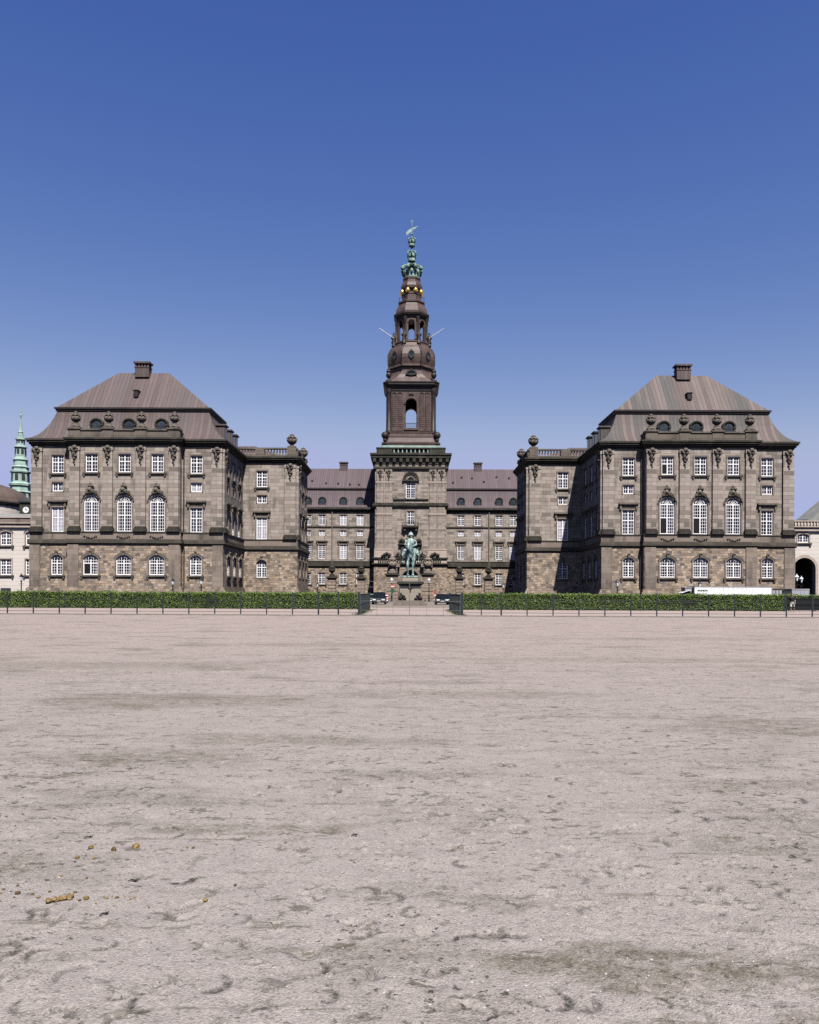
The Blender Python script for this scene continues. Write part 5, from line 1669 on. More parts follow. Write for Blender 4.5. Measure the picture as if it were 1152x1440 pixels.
sp = 36.45 * YF / F
gl_, gr_ = at(505, 850, YF)[0], at(650, 850, YF)[0]
xsL = [at(448, 850, YF)[0] - sp * k for k in range(16)][::-1] + [at(476, 850, YF)[0], gl_]
fence('dark iron post-and-rail fence before the hedge, left of the gateway', xsL, YF, 1.58, (1.02, .58, .22), wide=(15, 16, 17))
xsR = [gr_, at(677, 850, YF)[0]] + [at(705, 850, YF)[0] + sp * k for k in range(16)]
fence('dark iron post-and-rail fence before the hedge, right of the gateway', xsR, YF, 1.58, (1.02, .58, .22), wide=(0, 2))
YI = 74.8
si = 2.75
fence('inner row of dark fence posts close against the left hedge', [-44 + si * k for k in range(15)] + [-3.9], YI, 1.5, (1.0, .42), .032)
fence('inner row of dark fence posts close against the right hedge', [3.9] + [5.6 + si * k for k in range(16)], YI, 1.5, (1.0, .42), .032)

for sd, lab in ((-1, 'close black bars running back from the fence, left side of the gateway'),
                (1, 'close black bars running back from the fence, right side of the gateway')):
    xg = gl_ if sd == -1 else gr_
    xe = at(519.5, 850, YI)[0] if sd == -1 else at(633, 850, YI)[0]
    root = thing('barred_railing', lab, 'railing', (xg, YF, 0), 'barred railings flanking the gateway')
    b = MB(); n = 77
    for i in range(n + 1):
        t = i / n; xx = (xe - xg) * t; yy = (YI - YF) * t
        if i % 11: b.box(xx - .010, xx + .010, yy - .010, yy + .010, .12, 1.5)
    b.build('bars', 'fence_iron', root, uv=False)
    for rz in (.14, .8, 1.5):
        m = MB(); m.tube([(0, 0, rz), (xe - xg, YI - YF, rz)], .022, 6); m.build('rail', 'fence_iron', root, uv=False)
    for i in range(0, 11):
        t = i / 10
        m = MB(); q = .075 if i in (0, 10) else .035; m.box(-q, q, -q, q, 0, 1.64 if i in (0, 10) else 1.55); m.build('post', 'fence_iron', root, ((xe - xg) * t, (YI - YF) * t, 0), uv=False)

# thin wire gate across the gateway, two leaves
for a, b_, lab in ((gl_ + .12, -.02, 'tall thin wire gate leaf closing the left half of the gateway'), (.02, gr_ - .12, 'tall thin wire gate leaf closing the right half of the gateway')):
    root = thing('wire_gate', lab, 'gate', (a, YF, 0), 'wire gate leaves')
    W_ = b_ - a
    m = MB()
    for rz in (.06, .36, 1.02, 2.02, 2.42): m.tube([(0, 0, rz), (W_, 0, rz)], .010, 5)
    m.build('rail', 'wire', root, uv=False)
    for i in range(4):
        m = MB(); m.tube([(0, 0, .02), (0, 0, 1.02 if 0 < i < 3 else 2.42)], .011, 5); m.build('upright', 'wire', root, (W_ * i / 3, 0, 0), uv=False)

# ------------------------------------------------------------------ gate piers with urns
def pier(label, px, wpx, capy, urny, D=149.0, pale=False, group='stone gate piers with urns'):
    x, zc = at(px, capy, D); zu = at(px, urny, D)[1]
    w_ = wpx * D / F
    root = thing('gate_pier', label, 'gate pier', (x, D, 0), group)
    m = MB(); h = zc - .55; n = 6
    m.box(-w_ / 2 - .15, w_ / 2 + .15, -w_ / 2 - .15, w_ / 2 + .15, 0, .5)
    for i in range(n):
        z0 = .5 + (h - .5) * i / n; z1 = .5 + (h - .5) * (i + 1) / n
        m.box(-w_ / 2, w_ / 2, -w_ / 2, w_ / 2, z0 + .04, z1 - .04)
        m.box(-w_ / 2 + .08, w_ / 2 - .08, -w_ / 2 + .08, w_ / 2 - .08, z0 - .02, z1 + .02)
    m.build('shaft', 'pale_stone' if pale else 'pier_stone', root)
    m = MB()
    m.box(-w_ / 2 - .12, w_ / 2 + .12, -w_ / 2 - .12, w_ / 2 + .12, h, h + .18); m.box(-w_ / 2 - .3, w_ / 2 + .3, -w_ / 2 - .3, w_ / 2 + .3, h + .18, h + .42); m.box(-w_ / 2 + .05, w_ / 2 - .05, -w_ / 2 + .05, w_ / 2 - .05, h + .42, zc)
    m.build('cap', 'dark_stone', root)
    m = MB(); hu = zu - zc; m.box(-w_ * .32, w_ * .32, -w_ * .32, w_ * .32, 0, hu * .12); add_urn(m, (0, 0, hu * .12), hu * .88, w_ * .42)
    m.build('urn', 'trim' if pale or wpx > 14 else 'dark_stone', root, (0, 0, zc))


pier('slim stone gate pier with dark urn, against the flank of the left link block', 426.3, 10.6, 810, 792)
pier('slim stone gate pier with urn, between the two left ground-floor windows', 467, 11.3, 810, 793.5)
pier('slim stone gate pier with urn, left of the shadow beside the tower', 508, 11, 811, 794.5)
pier('broad stone gate pier with large urn, directly left of the rider statue', 551.6, 15.8, 806, 780)
pier('broad stone gate pier with large urn, directly right of the rider statue', 601.7, 15.8, 806, 780)
pier('slim stone gate pier with urn, right of the two parked dark cars', 646, 10.8, 811, 795)
pier('slim stone gate pier with urn, before the right main range window', 687, 10.8, 811.5, 795)
pier('pale slim gate pier with pale urn, against the dark flank of the right link block', 728.5, 12.0, 812, 793.5, pale=True)

# ------------------------------------------------------------------ equestrian statue
def blob(mb, name, mat, parent, voxel=.045, loc=None):
    o = mb.build(name, mat, parent, loc, uv=False)
    rm = o.modifiers.new('remesh', 'REMESH'); rm.mode = 'VOXEL'; rm.voxel_size = voxel; rm.use_smooth_shade = True
    sm = o.modifiers.new('smooth', 'SMOOTH'); sm.iterations = 4; sm.factor = .5
    return o


def statue():
    DS = 103.5
    root = thing('equestrian_statue', 'green bronze statue of a helmeted rider on horseback on a tall stone pedestal', 'statue', (at(577, 850, DS)[0], DS, 0))
    m = MB(); m.box(-2.15, 2.15, -2.9, 2.9, 0, .28); m.box(-1.85, 1.85, -2.6, 2.6, .28, .64); m.build('pedestal_step', 'trim', root)
    m = MB(); m.box(-1.35, 1.35, -2.1, 2.1, .64, 2.62); m.box(-1.5, 1.5, -2.25, 2.25, .64, .95); m.build('pedestal', 'pedestal', root)
    m = MB(); m.box(-1.5, 1.5, -2.25, 2.25, 2.62, 2.78); m.box(-1.75, 1.75, -2.5, 2.5, 2.78, 3.05); m.box(-1.6, 1.6, -2.35, 2.35, 3.05, 3.14); m.build('pedestal_cornice', 'dark_stone', root)
    m = MB(); m.box(-1.05, 1.05, -1.9, 1.9, 3.14, 3.68); m.build('pedestal_block', 'pedestal', root)
    m = MB(); lumps(m, [(0, 2.35, .22), (-.2, 2.4, .18), (.2, 2.4, .18), (0, 2.1, .16), (0, 1.85, .12)], Fr(0, -2.12, 0), 3); m.build('shield_relief', 'dark_stone', root, uv=False)
    m = MB()
    for sx in (-1, 1):
        lumps(m, [(sx * 1.25, 1.0, .42), (sx * .95, 1.1, .36), (sx * 1.2, 1.45, .26), (sx * 1.45, .85, .3), (sx * .75, .85, .28)], Fr(0, -2.25, 0), 6)
    m.build('lion_relief', 'dark_stone', root, uv=False)
    m = MB(); m.box(-1.1, 1.1, -1.95, 1.95, 3.68, 3.86); m.build('bronze_plinth', 'bronze', root, uv=False)
    # horse, facing the viewer and turned a little to its right
    h = MB()
    Zb = 3.86
    body = [((0, 1.75, 6.75), (.45, .5)), ((0, 1.4, 6.85), (.72, .78)), ((0, .7, 6.75), (.78, .84)), ((0, -.1, 6.65), (.76, .84)), ((0, -.85, 6.75), (.74, .88)), ((0, -1.35, 6.75), (.58, .78)), ((0, -1.6, 6.7), (.3, .45))]
    h.tube([p for p, _ in body], [q for _, q in body], 14)
    h.tube([(0, -1.0, 7.0), (-.08, -1.45, 7.45), (-.15, -1.75, 7.95), (-.2, -1.95, 8.3)], [(.42, .7), (.33, .56), (.27, .44), (.2, .3)], 12)
    h.tube([(-.18, -1.85, 8.38), (-.22, -2.2, 8.2), (-.26, -2.5, 7.75), (-.3, -2.62, 7.35), (-.3, -2.66, 7.15)], [(.2, .22), (.24, .3), (.19, .24), (.15, .17), (.14, .13)], 10)
    for sx in (-1, 1):
        h.tube([(-.2 + sx * .15, -1.92, 8.45), (-.2 + sx * .18, -1.95, 8.72)], [.08, .02], 6)
        # fore legs; the horse's right one steps forward
        st = -.28 if sx == -1 else 0
        h.tube([(sx * .42, -1.15, 6.5), (sx * .40, -1.2 + st * .6, 5.9), (sx * .36, -1.22 + st, 5.35), (sx * .34, -1.2 + st, 4.75), (sx * .33, -1.22 + st * 1.1, 4.15), (sx * .33, -1.3 + st * 1.1, 3.95), (sx * .33, -1.36 + st * 1.1, Zb)],
               [.36, .25, .18, .135, .13, .16, .2], 9)
        h.tube([(sx * .45, 1.35, 6.6), (sx * .46, 1.15, 5.95), (sx * .42, 1.55, 5.3), (sx * .4, 1.75, 5.0), (sx * .38, 1.68, 4.4), (sx * .38, 1.55, 4.05), (sx * .38, 1.45, Zb)],
               [.5, .36, .24, .18, .14, .15, .2], 9)
    h.tube([(0, 1.85, 7.0), (0, 2.15, 6.7), (0, 2.25, 6.0), (0, 2.15, 5.2)], [.14, .2, .2, .06], 8)
    blob(h, 'horse', 'bronze', root, .05)
    r = MB()
    r.tube([(.02, .05, 7.3), (.02, 0, 7.75), (.03, -.02, 8.25), (.03, -.02, 8.62), (.03, -.03, 8.82), (.03, -.05, 9.02)], [(.5, .42), (.45, .36), (.58, .4), (.52, .34), (.2, .2), (.16, .16)], 12)
    r.ball((.03, -.08, 9.17), .235, 12, 8, (.92, 1.05, 1.18))
    r.ball((.03, -.30, 9.14), .05, 6, 5); r.ball((.03, -.29, 9.0), .09, 6, 5, (1.1, .8, .8))
    for sx in (-1, 1):
        r.ball((.03 + sx * .22, -.06, 9.14), .06, 6, 5)
        # arm to the reins
        el = (.03 + sx * .74, -.05, 7.95) if sx == 1 else (-.72, -.1, 7.95)
        hd = (.28, -.75, 7.78) if sx == 1 else (-.2, -.8, 7.78)
        r.tube([(.03 + sx * .5, 0, 8.58), (.03 + sx * .66, 0, 8.3), el, hd], [.2, .19, .16, .11], 9)
        for kf in range(4): r.tube([hd, (hd[0] - .06 + .05 * kf, hd[1] - .14, hd[2] - .03), (hd[0] - .06 + .05 * kf, hd[1] - .16, hd[2] - .14)], .035, 5)
        r.tube([hd, (hd[0] - sx * .08, hd[1] - .08, hd[2] + .07)], .035, 5)
        # leg in a long boot
        r.tube([(sx * .3, .1, 7.3), (sx * .72, -.3, 7.15), (sx * .98, -.72, 6.72)], [.34, .3, .22], 10)
        r.tube([(sx * .98, -.72, 6.75), (sx * 1.02, -.55, 6.3), (sx * 1.03, -.42, 5.9), (sx * 1.04, -.45, 5.72)], [.21, .2, .13, .13], 9)
        r.tube([(sx * 1.04, -.35, 5.7), (sx * 1.06, -.6, 5.68), (sx * 1.1, -.85, 5.66)], [(.13, .11), (.13, .1), (.08, .06)], 8)
    # coat skirts over the saddle
    for sx in (-1, 1): r.tube([(sx * .35, .15, 7.5), (sx * .72, .25, 7.05), (sx * .88, .3, 6.6)], [(.3, .4), (.22, .4), (.1, .3)], 8)
    blob(r, 'rider', 'bronze', root, .045)
    hm = MB(); hm.lathe([(.31, 9.26), (.3, 9.33), (.27, 9.36), (.25, 9.5), (.16, 9.6), (.05, 9.64)], (.03, -.07, 0), 12); hm.ball((.03, -.07, 9.68), .06, 6, 5)
    hm.tube([(.03, -.25, 9.28), (.03, -.45, 9.24)], [(.18, .05), (.06, .02)], 8)
    hm.build('helmet', 'bronze', root, uv=False)
    rn = MB()
    for sx in (-1, 1): rn.tube([(.28 if sx == 1 else -.2, -.85, 7.75), (-.25 + sx * .25, -1.7, 7.5), (-.3 + sx * .14, -2.6, 7.25)], .03, 5)
    rn.build('reins', 'bronze', root, uv=False)
    sd = MB(); sd.box(-.98, .98, -.1, 1.0, 6.2, 7.35)
    s2 = MB(); s2.tube([(0, -.35, 7.45), (0, .2, 7.42), (0, .85, 7.5)], [(.55, .2), (.6, .18), (.5, .22)], 10); s2.build('saddle', 'bronze', root, uv=False)


statue()

# ------------------------------------------------------------------ street lamps
def make_lamp(label, px, D, H):
    x = at(px, 840, D)[0]
    root = thing('street_lamp', label, 'street lamp', (x, D, 0), 'old-fashioned street lamps')
    m = MB(); m.lathe([(.22, 0), (.22, .3), (.15, .4), (.13, 1.0), (.16, 1.05), (.08, 1.15), (.065, H - 1.1), (.12, H - 1.05), (.07, H - .95), (.16, H - .85)], n=10)
    m.box(-.35, .35, -.025, .025, H - 1.35, H - 1.3)
    m.build('post', 'black_iron', root, uv=False)
    m = MB(); m.lathe([(.13, H - .85), (.25, H - .35), (.26, H - .33)], n=6, smooth=False); m.build('lantern_glass', 'lamp_glass', root, uv=False)
    m = MB(); m.lathe([(.3, H - .33), (.28, H - .28), (.16, H - .12), (.08, H - .08), (.08, H - .03), (.03, H + .1)], n=6, smooth=False); m.build('lantern_cap', 'black_iron' if H < 4.2 else 'lamp_glass', root, uv=False)
    return root


L0 = make_lamp('black street lamp in front of the cream plastered wing at left edge', 30, 104, 3.9)
L1 = make_lamp('black street lamp by the inner corner of the left pavilion', 283, 104, 3.5)
for px, D, lab in ((446.5, 140, 'street lamp beside the first gate pier, in front of far left range'), (707.5, 140, 'street lamp between the last two gate piers on the right'),
                   (868, 104, 'street lamp before the inner end of the right pavilion'), (984, 112, 'street lamp just behind the white trailer')):
    copy_tree(L1, (at(px, 840, D)[0], D, 0), label=lab)
L2 = make_lamp('pale-topped street lamp in front of the broad gate pier left of the statue', 550.8, 145, 4.35)
copy_tree(L2, (at(603.4, 840, 145)[0], 145, 0), label='pale-topped street lamp in front of the broad gate pier right of the statue')
copy_tree(L2, (at(1127, 840, 118)[0], 118, 0), label='pale-topped street lamp inside the dark arched gateway at right')
copy_tree(L2, (at(1120.5, 840, 106)[0], 106, 0), label='pale-topped street lamp behind the grey crate, against the gateway edge')
copy_tree(L1, (at(243, 840, 110)[0], 110, 0), label='slender lamp against the plinth below the fourth window of the left pavilion')

# road signs and barriers
x = at(552.2, 840, 142)[0]
r_ = thing('traffic_sign', 'red and white round traffic sign above a dark green round sign, left of the statue', 'traffic sign', (x, 142, 0))
m = MB(); m.tube([(0, 0, 0), (0, 0, 3.1)], .05, 8); m.build('post', 'wire', r_, uv=False)
for zc, mt, rr, nm in ((2.8, 'red', .42, 'round_sign'), (1.98, 'green_paint', .42, 'lower_sign')):
    m = MB(); m.loft([[(rr * math.cos(2 * PI * i / 20), y_, zc + rr * math.sin(2 * PI * i / 20)) for i in range(20)] for y_ in (-.1, -.06)]); d = m.build(nm, mt, r_, uv=False)
    if mt == 'red':
        m = MB(); m.box(-.3, .3, -.115, -.1, zc - .08, zc + .08); m.build('white_bar', 'white_paint', d, uv=False)
for px, py, D, w_, lab in ((543.5, 838, 125, .62, 'red and white striped barrier board beside the parked black people carrier'), (612.3, 830, 140, .42, 'small red and white striped barrier board right of the statue')):
    x, z = at(px, py, D)
    r_ = thing('barrier_board', lab, 'barrier', (x, D, 0), 'striped barrier boards')
    m = MB(); m.box(-w_ / 2, w_ / 2, -.03, .03, .2, max(1.25, z - .1) + .25); m.build('board', 'red', r_, uv=False)
    m = MB()
    for k in range(3): m.box(-w_ / 2 + .02, w_ / 2 - .02, -.045, -.03, .35 + k * .4, .52 + k * .4)
    m.build('white_stripe', 'white_paint', r_, uv=False)
    m = MB(); m.box(-w_ / 2, w_ / 2, -.3, .3, 0, .2); m.build('foot', 'tyre', r_, uv=False)

# ------------------------------------------------------------------ vehicles
def car(label, x, y, mat, H=1.5, W=1.82, L=4.3, rotz=0.0, van=False):
    root = thing('parked_car', label, 'car', (x, y, 0), 'cars parked behind the statue gateway', rotz)
    m = MB(); hw = W / 2
    hz = .95 if van else .86
    prof = [(-L / 2, .55, .80), (-L / 2 + .15, hz - .12, .92), (-L / 2 + 1.1, hz, 1.0), (-L / 2 + 1.3, hz + .02, 1.0), (L / 2 - .5, hz + .08, 1.0), (L / 2, hz - .05, .9)]
    rings = []
    for yy, zt, k in prof:
        rings.append([(-hw * k, yy, .28), (hw * k, yy, .28), (hw * k * 1.0, yy, zt - .22), (hw * k * .93, yy, zt), (-hw * k * .93, yy, zt), (-hw * k, yy, zt - .22)])
    m.loft(rings)
    b = m.build('body', mat, root, uv=False)
    # greenhouse
    y0, y1, y2, y3 = -L / 2 + 1.05, -L / 2 + 1.05 + (H - hz) * 1.0, L / 2 - .75, L / 2 - .2
    g = MB()
    g.loft([[(-hw * .9, y0, hz - .02), (hw * .9, y0, hz - .02), (hw * .9, y3, hz + .03), (-hw * .9, y3, hz + .03)],
            [(-hw * .74, y1, H - .07), (hw * .74, y1, H - .07), (hw * .74, y2, H - .07), (-hw * .74, y2, H - .07)]])
    g.build('windows', 'windscreen', root, uv=False)
    rf = MB(); rf.loft([[(-hw * .76, y1 - .04, H - .09), (hw * .76, y1 - .04, H - .09), (hw * .76, y2 + .04, H - .09), (-hw * .76, y2 + .04, H - .09)],
                        [(-hw * .68, y1 + .15, H), (hw * .68, y1 + .15, H), (hw * .68, y2 - .15, H), (-hw * .68, y2 - .15, H)]])
    for sx in (-1, 1):
        rf.tube([(sx * hw * .9, y0, hz), (sx * hw * .75, y1, H - .07)], .045, 6)
        rf.tube([(sx * hw * .9, y3, hz), (sx * hw * .75, y2, H - .07)], .05, 6)
        rf.box(sx * (hw + .1) - .11, sx * (hw + .1) + .11, y0 + .25, y0 + .4, hz, hz + .17)
    rf.build('roof', mat, root, uv=False)
    for sx in (-1, 1):
        hl = MB(); hl.box(sx * (hw - .33) - .22, sx * (hw - .33) + .22, -L / 2 - .03, -L / 2 + .2, .58, .76); hl.build('headlight', 'lamp_glass', root, uv=False)
        for yy in (-L / 2 + .8, L / 2 - .8):
            wm = MB(); n = 18
            wm.loft([[(sx * (hw - .2), yy + .32 * math.cos(2 * PI * i / n), .32 + .32 * math.sin(2 * PI * i / n)) for i in range(n)], [(sx * (hw + .02), yy + .32 * math.cos(2 * PI * i / n), .32 + .32 * math.sin(2 * PI * i / n)) for i in range(n)]])
            wo = wm.build('wheel', 'tyre', root, uv=False)
            rm = MB(); rm.loft([[(sx * (hw + .0), yy + .2 * math.cos(2 * PI * i / n), .32 + .2 * math.sin(2 * PI * i / n)) for i in range(n)], [(sx * (hw + .04), yy + .17 * math.cos(2 * PI * i / n), .32 + .17 * math.sin(2 * PI * i / n)) for i in range(n)]])
            rm.build('rim', 'car_silver', wo, uv=False)
    gr = MB(); gr.box(-.5, .5, -L / 2 - .02, -L / 2 + .1, .56, .74); gr.box(-.75, .75, -L / 2 - .03, -L / 2 + .1, .3, .42); gr.build('grille', 'tyre', root, uv=False)
    ch = MB(); ch.box(-.48, .48, -L / 2 - .035, -L / 2, .64, .67); ch.build('grille_bar', 'car_silver', root, uv=False)
    pl = MB(); pl.box(-.26, .26, -L / 2 - .05, -L / 2 - .02, .44, .55); pl.build('number_plate', 'white_paint', root, uv=False)


car('black people carrier with pale headlights parked left of the statue', at(533.5, 845, 110)[0], 110, 'car_black', 1.72, 1.9, 4.5, 0, True)
car('silver car half hidden behind the left gateway railing', at(521.5, 845, 116)[0], 116, 'car_silver', 1.45)
car('black hatchback parked right of the statue', at(621.5, 845, 110)[0], 110, 'car_black', 1.5, 1.85)
car('dark blue car behind the right gateway railing', at(637, 845, 115)[0], 115, 'car_blue', 1.55)

# white trailer and site gear behind the right hedge
D = 94
xa, xb = at(976.5, 830, D)[0], at(1086, 830, D)[0]
zt = at(1030, 825.3, D)[1]
r_ = thing('box_trailer', 'long white box trailer with green lettering behind the right hedge', 'trailer', ((xa + xb) / 2, D, 0))
hl = (xb - xa) / 2
m = MB(); m.box(-hl, hl, 0, 2.45, .55, zt); m.build('box_body', 'white_paint', r_, uv=False)
m = MB()
for sx in (-1, 1):
    m.box(sx * (hl - .03) - .05, sx * (hl - .03) + .05, -.03, 2.48, .5, zt + .03)
m.box(-hl, hl, -.03, .05, zt - .04, zt + .04); m.box(-hl, hl, -.03, .05, .5, .6)
for k in range(1, 8): m.box(-hl + 2 * hl * k / 8 - .008, -hl + 2 * hl * k / 8 + .008, -.012, .01, .6, zt - .04)
m.build('edge_trim', 'grey_panel', r_, uv=False)
m = MB()
x0 = at(981, 832, D)[0] - (xa + xb) / 2
gz = at(987, 830.6, D)[1]
for i in range(3):
    u = x0 + i * .42
    m.box(u, u + .1, -.012, 0, gz - .13, gz + .1); m.box(u + .26, u + .36, -.012, 0, gz - .13, gz + .1); m.box(u + .1, u + .26, -.012, 0, gz - .02, gz + .1)
m.build('green_lettering', 'green_paint', r_, uv=False)
m = MB()
for i in range(7):
    u = x0 + i * .18; m.box(u, u + .06, -.012, 0, gz - .42, gz - .22 - .03 * (i % 3)); m.box(u + .06, u + .11, -.012, 0, gz - .42, gz - .38)
m.build('small_lettering', 'black_iron', r_, uv=False)
m = MB()
for i in range(6): m.box(-1.2 + .55 * i, -1.12 + .55 * i, -.03, 0, zt - .25, zt - .2)
m.build('marker_lamp', 'red', r_, uv=False)
for yy in (.3, 2.15):
    for xx in (-.9, .1):
        m = MB(); m.loft([[(xx + .45 * math.cos(2 * PI * i / 18), yy + s_, .45 + .45 * math.sin(2 * PI * i / 18)) for i in range(18)] for s_ in (-.14, .14)]); m.build('wheel', 'tyre', r_, uv=False)

xq = at(969, 833, D)[0]
r_ = thing('trailer_cabin', 'small grey machine with tilted white awning flap at left end of white trailer', 'machine', (xq, D + .6, 0))
m = MB(); m.box(-.25, .55, 0, 1.4, 0, 2.35); m.box(-.3, .6, -.05, 1.45, 2.35, 2.45); m.build('housing', 'grey_panel', r_, uv=False)
m = MB(); m.loft([[(-.75, -.35, 1.75), (-.75, 1.1, 1.75), (.3, 1.1, 2.12), (.3, -.35, 2.12)], [(-.75, -.35, 1.8), (-.75, 1.1, 1.8), (.3, 1.1, 2.17), (.3, -.35, 2.17)]]); m.build('awning_flap', 'white_paint', r_, uv=False)
m = MB(); m.box(.05, .45, -.02, .02, 1.55, 1.95); m.build('opening', 'black', r_, uv=False)

for pa, pb, py, mt, lab, nm, cat in ((1086.5, 1100, 828, 'grey_panel', 'pale grey flatbed crate with dark rim at right end of the trailer', 'site_crate', 'crate'),
                                     (1101.5, 1113, 829.2, 'slate', 'dark blue-black container between the two grey crates', 'site_container', 'container'),
                                     (1114, 1138, 828, 'grey_panel', 'wide pale grey crate before the arched gateway', 'site_crate', 'crate')):
    DD = 97
    a, b_ = at(pa, py, DD)[0], at(pb, py, DD)[0]; zz = at(pa, py, DD)[1]; hw_ = (b_ - a) / 2
    r_ = thing(nm, lab, cat, ((a + b_) / 2, DD, 0))
    m = MB(); m.box(-hw_, hw_, 0, 1.8, .15, zz - .12)
    m.box(-hw_ * .8, -hw_ * .6, .1, 1.7, 0, .15); m.box(hw_ * .6, hw_ * .8, .1, 1.7, 0, .15); m.build('box_body', mt, r_, uv=False)
    m = MB(); m.box(-hw_ - .04, hw_ + .04, -.04, 1.84, zz - .12, zz)
    n = max(3, int(hw_ * 4))
    for i in range(n + 1): m.box(-hw_ + 2 * hw_ * i / n - .03, -hw_ + 2 * hw_ * i / n + .03, -.03, 0, .15, zz - .12)
    m.build('rim_and_ribs', 'slate' if pa < 1110 and mt != 'slate' else 'grey_panel' if mt != 'slate' else 'black_iron', r_, uv=False)
car('grey-blue car beyond the grey crate at the right edge', at(1149, 840, 106)[0], 106, 'car_silver', 1.5)

# ------------------------------------------------------------------ person walking in front of the screen
def person():
    D = 71.0
    x = at(1114.3, 850, D)[0]
    root = thing('person', 'dark-haired person in dark top and pale shorts walking behind the fence', 'person', (x, D, 0), None, R(-35))
    b = MB()
    for sx, st in ((-1, .22), (1, -.2)):
        b.tube([(sx * .09, 0, .86), (sx * .095, -st * .55, .5), (sx * .095, -st * .75 + .05, .28), (sx * .095, -st * .85 + .08, .08)], [.085, .06, .055, .036], 9)
        b.tube([(sx * .095, -st * .85 + .13, .05), (sx * .1, -st * .85 - .12, .035)], [(.045, .04), (.04, .03)], 8)
        # arm and hand
        hx, hy, hz = sx * .25, st * .9, .80
        b.tube([(sx * .19, 0, 1.36), (sx * .235, st * .25, 1.1), (hx, hy, hz + .05)], [.05, .042, .03], 8)
        b.tube([(hx, hy, hz + .06), (hx, hy, hz - .02)], [(.04, .025), (.042, .02)], 8)
        for k in range(4): b.tube([(hx, hy - .03 + .02 * k, hz - .01), (hx - sx * .01, hy - .03 + .02 * k, hz - .07 - .012 * (k in (1, 2)))], .0095, 5)
        b.tube([(hx, hy - .035, hz + .03), (hx - sx * .02, hy - .06, hz - .02)], .0105, 5)
    b.tube([(0, 0, .84), (0, 0, 1.05), (0, 0, 1.25), (0, 0, 1.38), (0, 0, 1.44), (0, -.01, 1.52)], [(.15, .1), (.13, .09), (.165, .11), (.15, .09), (.055, .055), (.05, .05)], 12)
    b.ball((0, -.02, 1.59), .095, 12, 8, (.82, 1, 1.2)); b.ball((0, -.115, 1.575), .018, 6, 4)
    for sx in (-1, 1): b.ball((sx * .078, -.01, 1.585), .022, 6, 4); b.ball((sx * .03, -.1, 1.60), .012, 6, 4)
    blob(b, 'body', 'skin', root, .012)
    t = MB(); t.tube([(0, 0, .9), (0, 0, 1.1), (0, 0, 1.27), (0, 0, 1.4)], [(.17, .125), (.15, .11), (.185, .13), (.12, .09)], 14)
    for sx, st in ((-1, .22), (1, -.2)): t.tube([(sx * .17, 0, 1.38), (sx * .225, st * .2, 1.14)], [.07, .06], 8)
    blob(t, 'top', 'cloth_dark', root, .014)
    s = MB(); s.tube([(0, 0, .74), (0, 0, .85), (0, 0, .96)], [(.18, .13), (.185, .135), (.165, .125)], 14)
    for sx, st in ((-1, .22), (1, -.2)): s.tube([(sx * .09, 0, .84), (sx * .1, -st * .4, .52)], [.11, .095], 10)
    blob(s, 'shorts', 'cloth_pale', root, .014)
    h = MB(); h.ball((0, .012, 1.62), .105, 12, 8, (.9, 1, 1.1)); h.ball((0, .06, 1.53), .075, 8, 6)
    h.build('hair', 'hair', root, uv=False)


person()

# ------------------------------------------------------------------ dung, twigs on the sand
def lump_mesh(name, seed, stretch=(1, 1, .8)):
    r = random.Random(seed)
    bm = bmesh.new(); bmesh.ops.create_icosphere(bm, subdivisions=3, radius=1.0)
    from mathutils import noise
    for v in bm.verts:
        n = noise.noise(v.co * 1.7 + Vector((seed * 3.1, 0, 0))) * .3 + noise.noise(v.co * 4.5 + Vector((0, seed * 2.3, 0))) * .2 + noise.noise(v.co * 10 + Vector((0, seed * 2.3, 5))) * .1
        v.co = Vector((v.co.x * stretch[0], v.co.y * stretch[1], v.co.z * stretch[2])) * (1 + n)
    me = bpy.data.meshes.new(name); bm.to_mesh(me); bm.free()
    return me


big = [(191, 1192, 7.0, 'rounded golden-brown horse dropping, largest of the upper line', 0), (160, 1196, 5.2, 'dark brown horse dropping left of the largest rounded one', 1),
       (128, 1193, 5.0, 'tan horse dropping at the left end of the upper line', 0), (109, 1207, 4.2, 'small tan dropping lowest of the upper line on the left', 0),
       (132, 1208, 3.2, 'flat tan crumb just below the left end of the upper line', 0),
       (289, 1267, 4.2, 'lone tan dropping farthest right in the lower line', 0), (331, 1245, 3.2, 'small lone dropping by itself right of the lower line', 1),
       (121.5, 1264, 5.2, 'orange-tan dropping right of the long crumbled one', 0), (25, 1258, 4.8, 'brown dropping near the left picture edge in the lower line', 1),
       (263, 1192, 2.6, 'tiny tan crumb right of the largest rounded dropping', 0)]
for i, (px, py, rp, lab, dk) in enumerate(big):
    D = EYE * F / (py - 834 - ROLL * (px - 576))
    x = at(px, py, D)[0]; rr = rp * D / F * .72
    me = lump_mesh('horse_dropping', i + 1, (1.1, .9, .85)); me.materials.append(M['dung_dark' if dk else 'dung'])
    o = link('horse_dropping', me, None, (x, D, GH(x, D) + rr * .45), i * 1.3); o.scale = (rr, rr, rr); tag(o, lab, 'dung', 'horse droppings on the sand')
    me.transform(Matrix.Diagonal((rr, rr, rr, 1))); o.scale = (1, 1, 1)
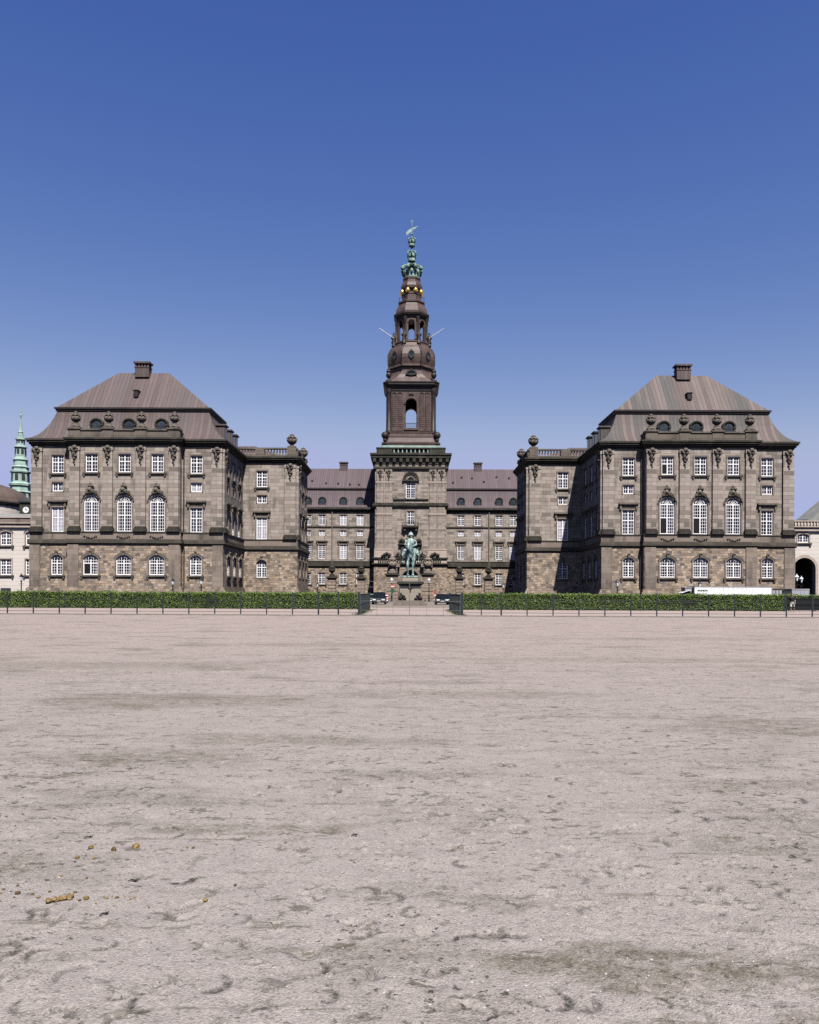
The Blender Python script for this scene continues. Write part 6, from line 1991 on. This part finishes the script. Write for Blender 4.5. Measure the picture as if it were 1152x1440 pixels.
# the long crumbled one
D = EYE * F / (1266 - 834 + 2.3); x = at(87, 1266, D)[0]
bm = bmesh.new(); me = bpy.data.meshes.new('horse_dropping')
m = MB()
rq = random.Random(5)
for k in range(26):
    t = k / 25
    m.ball((-.045 + .09 * t + rq.gauss(0, .006), -.03 + .06 * t + rq.gauss(0, .007), rq.uniform(.0, .014)), rq.uniform(.006, .014), 6, 4, (rq.uniform(.7, 1.4), rq.uniform(.7, 1.3), rq.uniform(.6, 1.1)))
o = m.build('horse_dropping', 'dung', None, (x, D, GH(x, D) + .002), uv=False); tag(o, 'long crumbled golden dropping in the lower line at left', 'dung', 'horse droppings on the sand')
small = [(165, 1262), (190, 1262), (67, 1264), (106, 1255), (46, 1258), (42, 1251), (1, 1258), (5, 1252), (25, 1246), (38, 1240), (55, 1262), (70, 1254), (98, 1258), (150, 1263), (176, 1261), (210, 1275), (122, 1234), (86, 1231), (135, 1270), (272, 1193),
         (112, 1266), (158, 1260), (184, 1264), (20, 1263), (118, 1207), (143, 1193)]
sm = [lump_mesh('dung_crumb', 40 + k, (1.2, .9, .7)) for k in range(4)]
for k, q in enumerate(sm): q.materials.append(M['dung' if k % 3 else 'dung_dark'])
for i, (px, py) in enumerate(small):
    D = EYE * F / (py - 834 - ROLL * (px - 576)); x = at(px, py, D)[0]
    rr = rq.uniform(1.1, 2.6) * D / F
    o = link('dung_crumb', sm[i % 4], None, (x, D, GH(x, D) + rr * .4), i); o.scale = (rr, rr, rr)
    tag(o, 'tiny brown dung crumb, smaller than the droppings it lies among', 'dung', 'dung crumbs scattered on the sand')
for px, py, a, L, lab in ((147, 1287, .6, .055, 'short dark twig lying slanted below the long crumbled dropping'), (188, 1239.5, .05, .06, 'short dark twig lying level between the two lines of droppings'), (499, 1178, .3, .05, 'small dark twig with pale chip near the middle of the sand'),
                       (125, 1178, .5, .06, 'thin dark twig above the upper line of droppings')):
    D = EYE * F / (py - 834 - ROLL * (px - 576)); x = at(px, py, D)[0]
    m = MB(); m.tube([(-L / 2, 0, .006), (-L / 6, .004, .011), (L / 5, -.003, .007), (L / 2, .004, .010)], [.002, .0042, .0048, .002], 6); m.tube([(L / 6, 0, .008), (L / 4, .012, .014)], [.003, .001], 5)
    o = m.build('twig', 'twig', None, (x, D, GH(x, D) + .002), uv=False); o.rotation_euler = (0, 0, a * 1.5); tag(o, lab, 'twig')
